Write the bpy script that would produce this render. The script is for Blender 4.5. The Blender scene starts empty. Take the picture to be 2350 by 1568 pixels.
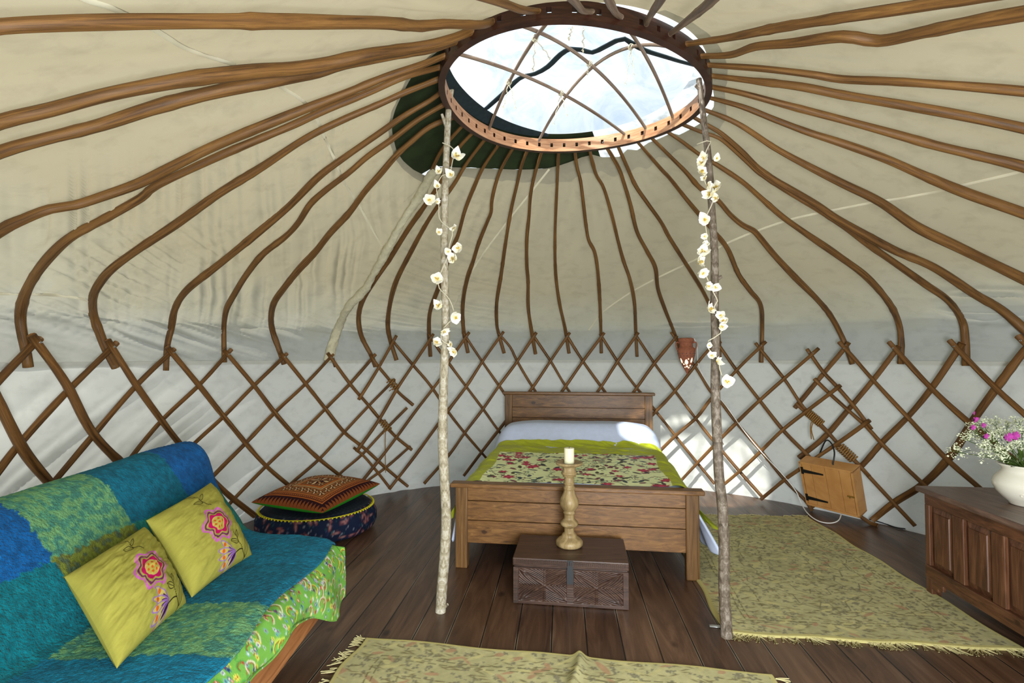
WORLD_S=1.2; SUN_E=10; DOOR_E=165; EXPO=-.15; TF=.22
import bpy, math, random
import numpy as np
from mathutils import Vector, Matrix
rng = np.random.default_rng(7)
random.seed(7)
SC = bpy.context.scene
COL = SC.collection
PI = math.pi
# ------------------------------------------------------------------ camera
F_PX = 1200.0; PITCH = math.atan(36/1200); EYE = np.array([0, 0, 1.3])
cam_d = bpy.data.cameras.new('camera'); cam = bpy.data.objects.new('camera', cam_d); COL.objects.link(cam)
cam_d.sensor_width = 36; cam_d.lens = 36*F_PX/2350; cam_d.clip_start = .02
cam.location = EYE; cam.rotation_euler = (PI/2+PITCH, 0, 0)
SC.camera = cam
SC.view_settings.view_transform = 'Standard'; SC.view_settings.look = 'None'
SC.view_settings.gamma = 1; SC.view_settings.use_curve_mapping = False
def ray(p):
    x = (p[0]-1175)/F_PX; y = -(p[1]-784)/F_PX
    return np.array([x, math.cos(PITCH)-y*math.sin(PITCH), math.sin(PITCH)+y*math.cos(PITCH)])
def at_z(p, z):
    d = ray(p); return EYE+d*((z-EYE[2])/d[2])
def at_y(p, y):
    d = ray(p); return EYE+d*(y/d[1])
# ------------------------------------------------------------------ colour + materials
def lin(*c):
    if len(c) == 1: c = c[0]
    c = np.asarray(c, float)/255
    return np.where(c <= .04045, c/12.92, ((c+.055)/1.055)**2.4)
def L4(c): return (*[float(v) for v in lin(c)], 1)
class NT:
    def __init__(s, name):
        s.m = bpy.data.materials.new(name); s.m.use_nodes = True
        s.n = s.m.node_tree.nodes; s.l = s.m.node_tree.links; s.n.clear()
        s.out = s.n.new('ShaderNodeOutputMaterial')
    def add(s, t, **kw):
        n = s.n.new('ShaderNode'+t)
        for k, v in kw.items():
            if k.startswith('_'): setattr(n, k[1:], v)
            else: n.inputs[k.replace('__', ' ')].default_value = v
        return n
    def ln(s, a, b): s.l.new(a, b)
def ramp(t, fac, stops):
    r = t.n.new('ShaderNodeValToRGB'); e = r.color_ramp.elements
    while len(e) < len(stops): e.new(.5)
    for i, (p, c) in enumerate(stops): e[i].position = p; e[i].color = L4(c)
    t.ln(fac, r.inputs[0]); return r.outputs[0]
def coords(t, kind='Object', scale=(1, 1, 1), rot=(0, 0, 0), loc=(0, 0, 0)):
    tc = t.add('TexCoord'); mp = t.add('Mapping')
    mp.inputs['Scale'].default_value = scale; mp.inputs['Rotation'].default_value = rot; mp.inputs['Location'].default_value = loc
    t.ln(tc.outputs[kind], mp.inputs[0]); return mp.outputs[0]
def noise(t, vec, scale, detail=4, rough=.6, dist=0):
    n = t.add('TexNoise', Scale=scale, Detail=detail, Roughness=rough, Distortion=dist); t.ln(vec, n.inputs['Vector']); return n.outputs['Fac']
def bump(t, h, strength=.3, dist=.01, nrm=None):
    b = t.add('Bump', Strength=strength, Distance=dist); t.ln(h, b.inputs['Height'])
    if nrm: t.ln(nrm, b.inputs['Normal'])
    return b.outputs[0]
def mixc(t, f, a, b, mode='MIX'):
    m = t.n.new('ShaderNodeMix'); m.data_type = 'RGBA'; m.blend_type = mode
    for s, v in ((0, f), (6, a), (7, b)):
        if hasattr(v, 'links'): t.ln(v, m.inputs[s])
        else: m.inputs[s].default_value = v if s == 0 else (L4(v) if len(v) == 3 else v)
    return m.outputs[2]
def bsdf(t, col, rough=.6, nrm=None, spec=.5, **kw):
    b = t.add('BsdfPrincipled', Roughness=rough)
    b.inputs['Specular IOR Level'].default_value = spec
    if hasattr(col, 'links'): t.ln(col, b.inputs['Base Color'])
    else: b.inputs['Base Color'].default_value = L4(col)
    if nrm: t.ln(nrm, b.inputs['Normal'])
    for k, v in kw.items(): b.inputs[k.replace('__', ' ')].default_value = v
    return b
def fin(t, sh): t.ln(sh.outputs[0] if hasattr(sh, 'outputs') else sh, t.out.inputs[0]); return t.m
def m_plain(name, c, rough=.6, spec=.4, nz=0, bs=0, nscale=40, **kw):
    t = NT(name); col = c; nm = None
    if nz or bs:
        v = coords(t); f = noise(t, v, nscale)
        if nz: col = ramp(t, f, [(.3, [max(0, x*(1-nz)) for x in c]), (.7, [min(255, x*(1+nz)) for x in c])])
        if bs: nm = bump(t, f, bs, .004)
    return fin(t, bsdf(t, col, rough, nm, spec, **kw))
def m_bark(name, dark, mid, light, us=7, vs=.55, rough=.55):   # tube uv: u round, v metres
    t = NT(name); v = coords(t, 'UV', (us, vs*3, 1)); oi = t.add('ObjectInfo')
    ad = t.add('VectorMath', _operation='ADD'); t.ln(v, ad.inputs[0]); sc = t.add('VectorMath', _operation='SCALE'); t.ln(oi.outputs['Location'], sc.inputs[0]); sc.inputs['Scale'].default_value = 3; t.ln(sc.outputs[0], ad.inputs[1])
    f = noise(t, ad.outputs[0], 1.6, 8, .7, .6)
    c = ramp(t, f, [(.3, dark), (.5, mid), (.72, light)])
    v2 = coords(t, 'UV', (9, 4, 1)); f2 = noise(t, v2, 3, 3, .5)
    c2 = mixc(t, ramp(t, f2, [(.62, (0, 0, 0)), (.74, (190, 190, 190))]), c, dark)
    return fin(t, bsdf(t, c2, rough, bump(t, f, .35, .004), .35))
def m_wood(name, dark, mid, light, scale=(3, 30, 30), rot=(0, 0, 0), rough=.5, knots=True, spec=.4, kd=(45, 26, 14)):
    t = NT(name); v = coords(t, 'Object', scale, rot); f = noise(t, v, 1.4, 8, .62, 1.4)
    c = ramp(t, f, [(.28, dark), (.5, mid), (.75, light)])
    if knots:
        v2 = coords(t, 'Object', tuple(6.5 if s > 10 else 4.2 for s in scale), rot)
        k = t.add('TexVoronoi', Scale=1.0); k.feature = 'F1'; t.ln(v2, k.inputs['Vector'])
        wk = t.add('Math', _operation='MULTIPLY_ADD'); t.ln(f, wk.inputs[0]); wk.inputs[1].default_value = .06; t.ln(k.outputs['Distance'], wk.inputs[2])
        c = mixc(t, ramp(t, wk.outputs[0], [(.11, (235, 235, 235)), (.14, (130, 130, 130)), (.26, (0, 0, 0))]), c, kd)
    return fin(t, bsdf(t, c, rough, bump(t, f, .15, .003), spec))
def m_vcol(name, rough=.8, bs=.3, bscale=300, nmix=0, dist=.003, sheen=0, spec=.2, trans=0):
    t = NT(name); a = t.add('VertexColor'); a.layer_name = 'Col'; col = a.outputs[0]
    v = coords(t); f = noise(t, v, bscale, 3)
    if nmix:
        col = mixc(t, nmix, col, ramp(t, noise(t, v, bscale*.4, 6, .75, 1), [(.3, (60, 60, 60)), (.7, (255, 255, 255))]), 'MULTIPLY')
    b = bsdf(t, col, rough, bump(t, f, bs, dist), spec)
    if sheen: b.inputs['Sheen Weight'].default_value = sheen
    return fin(t, b)
# ------------------------------------------------------------------ mesh helpers
WLOC = {}
def tag(o, label=None, cat=None, group=None, kind=None):
    if label: o['label'] = label
    if cat: o['category'] = cat
    if group: o['group'] = group
    if kind: o['kind'] = kind
    return o
def thing(name, loc, label, cat, group=None):
    o = bpy.data.objects.new(name, None); COL.objects.link(o); o.location = loc; o.empty_display_size = .05
    WLOC[o.name] = np.array(loc, float); return tag(o, label, cat, group)
def mk(name, V, Fc, m, parent=None, origin=None, uv=None, col=None, smooth=True, kind=None, label=None, auto=None):
    V = np.asarray(V, float)
    if parent is not None: org = WLOC[parent.name]
    elif origin is not None: org = np.array(origin, float)
    else: org = np.array([(V[:, 0].min()+V[:, 0].max())/2, (V[:, 1].min()+V[:, 1].max())/2, V[:, 2].min()])
    me = bpy.data.meshes.new(name)
    me.from_pydata((V-org).tolist(), [], [tuple(int(i) for i in f) for f in Fc])
    me.polygons.foreach_set('use_smooth', [smooth]*len(me.polygons))
    if uv is not None:
        ul = me.uv_layers.new(name='UVMap'); li = np.zeros(len(me.loops), int); me.loops.foreach_get('vertex_index', li)
        ul.data.foreach_set('uv', np.asarray(uv, float)[li].ravel())
    if col is not None:
        ca = me.color_attributes.new('Col', 'FLOAT_COLOR', 'POINT'); c = np.ones((len(V), 4)); c[:, :3] = col
        ca.data.foreach_set('color', c.ravel())
    for mm in (m if isinstance(m, (list, tuple)) else [m]): me.materials.append(mm)
    o = bpy.data.objects.new(name, me); COL.objects.link(o); me.update()
    if parent is not None: o.parent = parent; WLOC[o.name] = org
    else: o.location = org; WLOC[o.name] = org
    if kind: o['kind'] = kind
    if label: o['label'] = label
    if auto:
        md = o.modifiers.new('bevel', 'BEVEL'); md.width = auto; md.segments = 2; md.limit_method = 'ANGLE'
    return o
class MB:
    def __init__(s): s.V = []; s.F = []; s.U = []; s.C = []; s.n = 0
    def add(s, V, Fc, uv=None, col=None):
        V = np.asarray(V, float); s.V.append(V); s.F += [tuple(i+s.n for i in f) for f in Fc]
        s.U.append(np.zeros((len(V), 2)) if uv is None else np.asarray(uv)); s.C.append(np.ones((len(V), 3))*(1 if col is None else 1) if col is None else np.broadcast_to(col, (len(V), 3)))
        s.n += len(V); return s
    def build(s, name, m, parent=None, **kw):
        return mk(name, np.concatenate(s.V), s.F, m, parent, uv=np.concatenate(s.U), col=np.concatenate(s.C), **kw)
def grid(nu, nv, closed_u=False, closed_v=False):       # index i*nv+j
    Fc = []
    for i in range(nu if closed_u else nu-1):
        for j in range(nv if closed_v else nv-1):
            a = i*nv+j; b = ((i+1) % nu)*nv+j; c = ((i+1) % nu)*nv+(j+1) % nv; d = i*nv+(j+1) % nv
            Fc.append((a, b, c, d))
    return Fc
def smooth_path(P, step=.04):
    P = np.asarray(P, float); n = len(P)
    if n == 2:
        k = max(2, int(np.linalg.norm(P[1]-P[0])/step)); t = np.linspace(0, 1, k)[:, None]; return P[0]*(1-t)+P[1]*t
    Q = np.vstack([2*P[0]-P[1], P, 2*P[-1]-P[-2]]); out = []
    for i in range(1, n):
        p0, p1, p2, p3 = Q[i-1], Q[i], Q[i+1], Q[i+2]; k = max(1, int(np.linalg.norm(p2-p1)/step))
        for t in np.arange(k)/k:
            out.append(.5*((2*p1)+(-p0+p2)*t+(2*p0-5*p1+4*p2-p3)*t*t+(-p0+3*p1-3*p2+p3)*t**3))
    out.append(P[-1]); return np.array(out)
def tube(P, R, n=9, lump=0, cap=True, seed=0):
    P = np.asarray(P, float); k = len(P); R = np.broadcast_to(np.asarray(R, float), (k,)).copy()
    r = np.random.default_rng(seed)
    T = np.gradient(P, axis=0); T /= np.linalg.norm(T, axis=1)[:, None]+1e-12
    up = np.array([0, 0, 1.]) if abs(T[0][2]) < .9 else np.array([1., 0, 0])
    N = np.cross(T[0], up); N /= np.linalg.norm(N); d = np.r_[0, np.cumsum(np.linalg.norm(np.diff(P, axis=0), axis=1))]
    V = []; U = []
    if lump:
        for q in r.uniform(0, d[-1], max(1, int(d[-1]*3.2))): R *= 1+lump*r.uniform(.3, 1)*np.exp(-((d-q)/.022)**2)
        R *= 1+lump*.35*np.sin(d*r.uniform(9, 14)+r.uniform(0, 6))
    a = np.arange(n)*2*PI/n
    for i in range(k):
        N = N-T[i]*N.dot(T[i]); N /= np.linalg.norm(N)+1e-12; B = np.cross(T[i], N)
        rr = R[i]*(1+ (lump*.25*np.sin(2*a+d[i]*5) if lump else 0))
        V.append(P[i]+np.outer(np.cos(a)*rr, N)+np.outer(np.sin(a)*rr, B)); U.append(np.c_[np.abs(a/PI-1)*.35, np.full(n, d[i])])
    V = np.concatenate(V); U = np.concatenate(U); Fc = grid(k, n, False, True)
    if cap:
        Fc += [tuple(range(n))[::-1], tuple((k-1)*n+j for j in range(n))]
    return V, Fc, U
def lathe(prof, c, n=32, axis=None):
    prof = np.asarray(prof, float); a = np.arange(n)*2*PI/n
    V = np.concatenate([np.c_[np.cos(a)*r, np.sin(a)*r, np.full(n, z)] for r, z in prof])+np.asarray(c, float)
    k = len(prof); U = np.concatenate([np.c_[a/2/PI, np.full(n, z)] for r, z in prof])
    return V, grid(k, n, False, True)+[tuple(range(n))[::-1], tuple((k-1)*n+j for j in range(n))], U
def box(c, s, X=(1, 0, 0), Y=(0, 1, 0), Z=(0, 0, 1)):   # centre, full sizes, frame
    X, Y, Z = (np.asarray(v, float) for v in (X, Y, Z)); c = np.asarray(c, float); h = np.asarray(s)/2
    V = [c+X*h[0]*i+Y*h[1]*j+Z*h[2]*k for i in (-1, 1) for j in (-1, 1) for k in (-1, 1)]
    return V, [(0, 1, 3, 2), (4, 6, 7, 5), (0, 4, 5, 1), (2, 3, 7, 6), (0, 2, 6, 4), (1, 5, 7, 3)]
# smooth value noise on numpy arrays
_T = rng.random((64, 64))
def vn(x, y):
    xi = np.floor(x).astype(int); yi = np.floor(y).astype(int); fx = x-xi; fy = y-yi
    fx = fx*fx*(3-2*fx); fy = fy*fy*(3-2*fy); g = lambda i, j: _T[i % 64, j % 64]
    return (g(xi, yi)*(1-fx)+g(xi+1, yi)*fx)*(1-fy)+(g(xi, yi+1)*(1-fx)+g(xi+1, yi+1)*fx)*fy
def fbm(x, y, o=3): return sum(vn(x*2**k+k*17.3, y*2**k+k*9.1)*.5**k for k in range(o))/sum(.5**k for k in range(o))
# ------------------------------------------------------------------ yurt surface
CW = np.array([.38, 2.65]); CR = np.array([.29, 2.69]); RW = 2.86
PAR = (1.53, .064, .301, .426, 2.641, .667)
def _prof():
    h0, a, b, sl, hr, rr = PAR; P0 = np.array([RW, h0]); P3 = np.array([rr, hr]); P1 = P0+[0, a]; P2 = P3+np.array([math.cos(sl), -math.sin(sl)])*b
    t = np.linspace(0, 1, 200)[:, None]; return np.r_[[[RW, .9]], (1-t)**3*P0+3*(1-t)**2*t*P1+3*(1-t)*t*t*P2+t**3*P3]
PROF = _prof()
def ctr(r):
    k = np.clip((RW-np.asarray(r, float))/(RW-PAR[5]), 0, 1)[..., None]; return CW*(1-k)+CR*k
def prof_off(off):
    P = PROF.copy(); T = np.gradient(P, axis=0); T /= np.linalg.norm(T, axis=1)[:, None]; Nn = np.c_[T[:, 1], -T[:, 0]]; Q = P+Nn*off
    if off != 0: Q = Q[np.r_[True, np.diff(Q[:, 1]) > -1]]
    return Q
def hit(p, off=0.0):
    """pixel ray on the roof surface (offset outward)."""
    B = prof_off(off); o = np.argsort(B[:, 1]); hs, rs = B[o, 1], B[o, 0]
    d = ray(p); t = np.linspace(.3, 9, 1400); Q = EYE+d*t[:, None]
    rp = np.interp(Q[:, 2], hs, rs, right=rs[-1]); c = ctr(rp)
    g = np.hypot(Q[:, 0]-c[:, 0], Q[:, 1]-c[:, 1])-rp
    i = np.where((g[:-1] < 0) & (g[1:] >= 0))[0]
    if len(i) == 0: return None
    i = i[0]; w = g[i]/(g[i]-g[i+1]); return Q[i]*(1-w)+Q[i+1]*w
def hit_cyl(p, R, C=CW):
    d = ray(p); o = EYE[:2]-C; a = d[0]**2+d[1]**2; b = o.dot(d[:2]); c = o.dot(o)-R*R
    t = (-b+math.sqrt(b*b-a*c))/a; return EYE+d*t
def az_of(P, C=CW): return math.atan2(P[0]-C[0], P[1]-C[1])
def pt(az, r, z): c = ctr(r); return np.array([c[0]+math.sin(az)*r, c[1]+math.cos(az)*r, z])
# ------------------------------------------------------------------ light
w = bpy.data.worlds.new('sky'); SC.world = w; w.use_nodes = True; wn = w.node_tree.nodes; wl = w.node_tree.links; wn.clear()
wo = wn.new('ShaderNodeOutputWorld'); wb = wn.new('ShaderNodeBackground'); wb.inputs[1].default_value = 1.0
tc = wn.new('ShaderNodeTexCoord'); sx = wn.new('ShaderNodeSeparateXYZ'); wl.new(tc.outputs['Generated'], sx.inputs[0])
wr = wn.new('ShaderNodeValToRGB'); e = wr.color_ramp.elements
e[0].position = .44; e[0].color = (.36, .37, .30, 1); e[1].position = .52; e[1].color = (.92, .97, 1.0, 1)
mm = wn.new('ShaderNodeMath'); mm.operation = 'MULTIPLY_ADD'; mm.inputs[1].default_value = .5; mm.inputs[2].default_value = .5
wl.new(sx.outputs[2], mm.inputs[0]); wl.new(mm.outputs[0], wr.inputs[0])
nz = wn.new('ShaderNodeTexNoise'); nz.inputs['Scale'].default_value = 2.2; nz.inputs['Detail'].default_value = 6; wl.new(tc.outputs['Generated'], nz.inputs['Vector'])
cr = wn.new('ShaderNodeValToRGB'); cr.color_ramp.elements[0].position = .38; cr.color_ramp.elements[0].color = (.76, .88, 1, 1); cr.color_ramp.elements[1].position = .6; cr.color_ramp.elements[1].color = (1, 1, 1, 1)
wl.new(nz.outputs[0], cr.inputs[0]); mx = wn.new('ShaderNodeMix'); mx.data_type = 'RGBA'; mx.blend_type = 'MULTIPLY'; mx.inputs[0].default_value = .8
wl.new(wr.outputs[0], mx.inputs[6]); wl.new(cr.outputs[0], mx.inputs[7]); wl.new(mx.outputs[2], wb.inputs[0]); wl.new(wb.outputs[0], wo.inputs[0])
wb.inputs[1].default_value = WORLD_S
sd = bpy.data.lights.new('sun', 'SUN'); so = bpy.data.objects.new('sun', sd); COL.objects.link(so); sd.energy = SUN_E; sd.angle = .02; sd.color = (1, .95, .86)
so.rotation_euler = Vector((-.60, -.957, 1)).to_track_quat('Z', 'Y').to_euler(); so.location = (-3, -3, 6)
ad = bpy.data.lights.new('doorway_daylight', 'AREA'); ao = bpy.data.objects.new('doorway_daylight', ad); COL.objects.link(ao)
ad.shape = 'RECTANGLE'; ad.size = .8; ad.size_y = 1.4; ad.energy = DOOR_E; ad.color = (.93, .97, 1); ao.location = (.45, -.40, .9); ao.rotation_euler = (PI/2, 0, 0)
SC.view_settings.exposure = EXPO
# ------------------------------------------------------------------ materials
def m_canvas(name, stops, trans, tcol, z0=0, z1=1, dirt=.07, tfac=.5, dk=(208, 207, 204)):
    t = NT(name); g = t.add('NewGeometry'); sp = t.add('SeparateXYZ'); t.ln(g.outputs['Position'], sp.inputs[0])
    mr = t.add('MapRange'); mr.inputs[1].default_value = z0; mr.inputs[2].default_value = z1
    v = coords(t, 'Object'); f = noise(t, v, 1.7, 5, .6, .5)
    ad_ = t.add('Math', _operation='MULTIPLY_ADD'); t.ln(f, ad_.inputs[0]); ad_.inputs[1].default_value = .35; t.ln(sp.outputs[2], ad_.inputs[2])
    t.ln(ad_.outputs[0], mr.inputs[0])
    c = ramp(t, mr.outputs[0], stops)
    st = ramp(t, noise(t, coords(t, 'Object', (1, 1, 1.5)), 9, 6, .6, .3), [(.22, tuple(int(255*(1-dirt)) for _ in range(3))), (.5, (255, 255, 255))])
    c = mixc(t, 1.0, c, st, 'MULTIPLY')
    wv = noise(t, v, 260, 2); nm = bump(t, wv, .12, .002)
    d = t.add('BsdfDiffuse', Roughness=.3); dk = mixc(t, 1.0, c, dk, 'MULTIPLY'); t.ln(dk, d.inputs[0]); t.ln(nm, d.inputs['Normal'])
    tr = t.add('BsdfTranslucent'); t.ln(nm, tr.inputs['Normal']); c3 = mixc(t, 1.0, c, tcol, 'MULTIPLY'); t.ln(c3, tr.inputs[0])
    ms = t.add('MixShader'); ms.inputs[0].default_value = tfac; t.ln(d.outputs[0], ms.inputs[1]); t.ln(tr.outputs[0], ms.inputs[2])
    return fin(t, ms)
M = {}
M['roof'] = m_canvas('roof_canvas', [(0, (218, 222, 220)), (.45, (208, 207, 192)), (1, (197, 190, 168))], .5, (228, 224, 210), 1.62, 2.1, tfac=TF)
M['wall'] = m_canvas('wall_canvas', [(0, (232, 233, 230)), (1, (232, 232, 227))], .5, (236, 240, 240), 0, 1, .07, tfac=TF*1.15, dk=(238, 238, 234))
M['seam'] = m_plain('seam_canvas', (226, 219, 192), .9, .1)
M['sleeve'] = m_plain('sleeve_canvas', (206, 200, 172), .9, .1, .05)
M['pole'] = m_bark('peeled_pole', (54, 35, 17), (110, 76, 38), (146, 106, 56))
M['rod'] = m_bark('lattice_wood', (52, 33, 15), (110, 74, 35), (150, 106, 54))
M['grey_pole'] = m_bark('weathered_pole', (70, 56, 46), (120, 100, 84), (158, 138, 118))
M['birch'] = m_bark('pale_bark', (104, 92, 68), (164, 154, 130), (214, 210, 200), 7, 7)
M['dbark'] = m_bark('grey_bark', (58, 48, 38), (104, 92, 78), (164, 154, 142), 7, 6)
M['ring'] = m_wood('bent_ash', (136, 90, 60), (182, 132, 94), (208, 162, 122), (4, 4, 40), (0, 0, 0), .42, False)
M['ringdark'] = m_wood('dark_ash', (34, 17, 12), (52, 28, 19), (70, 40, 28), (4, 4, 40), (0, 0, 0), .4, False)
M['green'] = m_plain('green_tarp', (38, 48, 26), .75, .2, .15, .2, 8)
M['piping'] = m_plain('dark_webbing', (34, 46, 50), .7, .2, .1)
M['string'] = m_plain('string', (196, 188, 164), .9, .1)
M['rope'] = m_plain('jute_rope', (140, 104, 58), .9, .1, .25, .5, 220)
def m_pvc():
    t = NT('clear_pvc'); v = coords(t); f = noise(t, v, 2.6, 7, .7, 1.2)
    a = t.add('BsdfTransparent'); t.ln(ramp(t, f, [(.3, (214, 228, 240)), (.6, (250, 253, 255))]), a.inputs[0])
    b = t.add('BsdfTranslucent'); b.inputs[0].default_value = (.9, .95, 1, 1)
    ms = t.add('MixShader'); t.ln(a.outputs[0], ms.inputs[1]); t.ln(b.outputs[0], ms.inputs[2])
    r = t.add('MapRange'); t.ln(f, r.inputs[0]); r.inputs[1].default_value = .4; r.inputs[2].default_value = .75; r.inputs[3].default_value = .08; r.inputs[4].default_value = .45
    t.ln(r.outputs[0], ms.inputs[0]); return fin(t, ms)
M['pvc'] = m_pvc()
def m_floor():
    t = NT('floor_boards'); g = t.add('NewGeometry'); mp = t.add('Mapping'); t.ln(g.outputs['Position'], mp.inputs[0])
    mp.inputs['Rotation'].default_value = (0, 0, math.atan(.096)); mp.inputs['Location'].default_value = (.052, 0, 0)
    s = t.add('SeparateXYZ'); t.ln(mp.outputs[0], s.inputs[0])
    dv = t.add('Math', _operation='DIVIDE'); t.ln(s.outputs[0], dv.inputs[0]); dv.inputs[1].default_value = .16
    fl = t.add('Math', _operation='FLOOR'); t.ln(dv.outputs[0], fl.inputs[0]); fr = t.add('Math', _operation='FRACT'); t.ln(dv.outputs[0], fr.inputs[0])
    wn_ = t.add('TexWhiteNoise'); wn_.noise_dimensions = '1D'; t.ln(fl.outputs[0], wn_.inputs['W'])
    cb = t.add('CombineXYZ'); sx_ = t.add('Math', _operation='MULTIPLY'); t.ln(s.outputs[0], sx_.inputs[0]); sx_.inputs[1].default_value = 11; sy = t.add('Math', _operation='MULTIPLY_ADD'); t.ln(s.outputs[1], sy.inputs[0]); sy.inputs[1].default_value = 1.1; t.ln(wn_.outputs[0], sy.inputs[2])
    t.ln(sx_.outputs[0], cb.inputs[0]); t.ln(sy.outputs[0], cb.inputs[1]); m7 = t.add('Math', _operation='MULTIPLY'); t.ln(wn_.outputs[0], m7.inputs[0]); m7.inputs[1].default_value = 37; t.ln(m7.outputs[0], cb.inputs[2])
    f = noise(t, cb.outputs[0], 1.3, 8, .65, 1.3)
    c = ramp(t, f, [(.3, (64, 45, 33)), (.5, (96, 70, 52)), (.72, (124, 96, 74))])
    tint = ramp(t, wn_.outputs[0], [(0, (200, 190, 185)), (1, (255, 255, 255))]); c = mixc(t, 1.0, c, tint, 'MULTIPLY')
    k = t.add('TexVoronoi', Scale=1); kv = t.add('CombineXYZ'); kx = t.add('Math', _operation='MULTIPLY'); t.ln(s.outputs[0], kx.inputs[0]); kx.inputs[1].default_value = 5.5; ky = t.add('Math', _operation='MULTIPLY'); t.ln(s.outputs[1], ky.inputs[0]); ky.inputs[1].default_value = 3.2
    t.ln(kx.outputs[0], kv.inputs[0]); t.ln(ky.outputs[0], kv.inputs[1]); t.ln(kv.outputs[0], k.inputs['Vector'])
    c = mixc(t, ramp(t, k.outputs['Distance'], [(.05, (230, 230, 230)), (.13, (0, 0, 0))]), c, (26, 14, 9))
    sc_ = noise(t, g.outputs['Position'], 14, 8, .8, .4); c = mixc(t, ramp(t, sc_, [(.66, (0, 0, 0)), (.78, (90, 90, 90))]), c, (176, 160, 140))
    # joints
    a = t.add('Math', _operation='PINGPONG'); t.ln(dv.outputs[0], a.inputs[0]); a.inputs[1].default_value = .5
    gap = t.add('Math', _operation='LESS_THAN'); t.ln(a.outputs[0], gap.inputs[0]); gap.inputs[1].default_value = .02
    ed = t.add('Math', _operation='LESS_THAN'); t.ln(a.outputs[0], ed.inputs[0]); ed.inputs[1].default_value = .036
    wn2 = noise(t, g.outputs['Position'], 1.6, 3); pale = ramp(t, wn2, [(.45, (0, 0, 0)), (.6, (255, 255, 255))])
    em = t.add('Math', _operation='MULTIPLY'); t.ln(ed.outputs[0], em.inputs[0]); bw = t.add('RGBToBW'); t.ln(pale, bw.inputs[0]); t.ln(bw.outputs[0], em.inputs[1])
    m6 = t.add('Math', _operation='MULTIPLY'); t.ln(em.outputs[0], m6.inputs[0]); m6.inputs[1].default_value = .85
    c = mixc(t, m6.outputs[0], c, (150, 135, 115)); c = mixc(t, gap.outputs[0], c, (10, 7, 5))
    inv = t.add('Math', _operation='SUBTRACT'); inv.inputs[0].default_value = 1; t.ln(gap.outputs[0], inv.inputs[1])
    b1 = bump(t, inv.outputs[0], .8, .006); b2 = bump(t, f, .2, .003, b1)
    return fin(t, bsdf(t, c, .36, b2, .5))
M['floor'] = m_floor()
# ------------------------------------------------------------------ floor
a = np.linspace(0, 2*PI, 97)[:-1]; V = [(CW[0], CW[1], 0)]+[(CW[0]+3.02*math.sin(x), CW[1]+3.02*math.cos(x), 0) for x in a]
Vb = V+[(x, y, -.08) for x, y, _ in V]
Fc = [(0, (i+1) % 96+1, i+1) for i in range(96)]+[(i+1, (i+1) % 96+1, 97+(i+1) % 96+1, 97+i+1) for i in range(96)]
mk('floor', Vb, Fc, M['floor'], smooth=False, kind='structure', origin=(CW[0], CW[1], 0))
# ------------------------------------------------------------------ roof canvas
hole_px = [(1005, 118), (999, 123), (960, 158), (939, 186), (927, 210), (916, 230), (899, 275), (897, 301), (902, 330), (907, 350), (922, 373), (945, 393), (971, 406), (985, 398), (999, 385), (1045, 386), (1100, 387), (1150, 389), (1198, 390), (1255, 387), (1287, 379), (1335, 361), (1360, 355), (1383, 361), (1421, 360), (1440, 343), (1462, 345), (1488, 328), (1542, 305), (1558, 310), (1607, 283), (1638, 245), (1636, 200), (1634, 184)]
OFF = .05
hz = []
for p in hole_px:
    q = hit(p, OFF)
    if q is not None:
        c = ctr(.8); hz.append((math.atan2(q[0]-c[0], q[1]-c[1]), math.hypot(q[0]-c[0], q[1]-c[1])))
hz.sort()
def hole(az):
    A = [h[0] for h in hz]; R = [max(.70, h[1]) for h in hz]
    return np.interp(az, [A[0]-.12]+A+[A[-1]+.12], [.66]+R+[.66])
def arc_tab(off):
    Q = prof_off(off); S = np.r_[0, np.cumsum(np.linalg.norm(np.diff(Q, axis=0), axis=1))]; return Q, S
Q0, S0 = arc_tab(OFF)
zst = 1.245; s_start = np.interp(zst, Q0[:, 1], S0)
AZ = np.r_[np.linspace(-2.72, -1.95, 90)[:-1], np.linspace(-1.95, -.12, 1000)[:-1], np.linspace(-.12, 2.72, 420), np.linspace(2.78, 2*PI-2.78, 30)]
NV = 230
ge = lambda x, m, s: np.exp(-((x-m)/s)**2)
def box_m(x, a, b, s): return 1/(1+np.exp(-(x-a)/s))/(1+np.exp((x-b)/s))
def rdg(v, p=1.5): return (1-np.abs(2*v-1))**p
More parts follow.
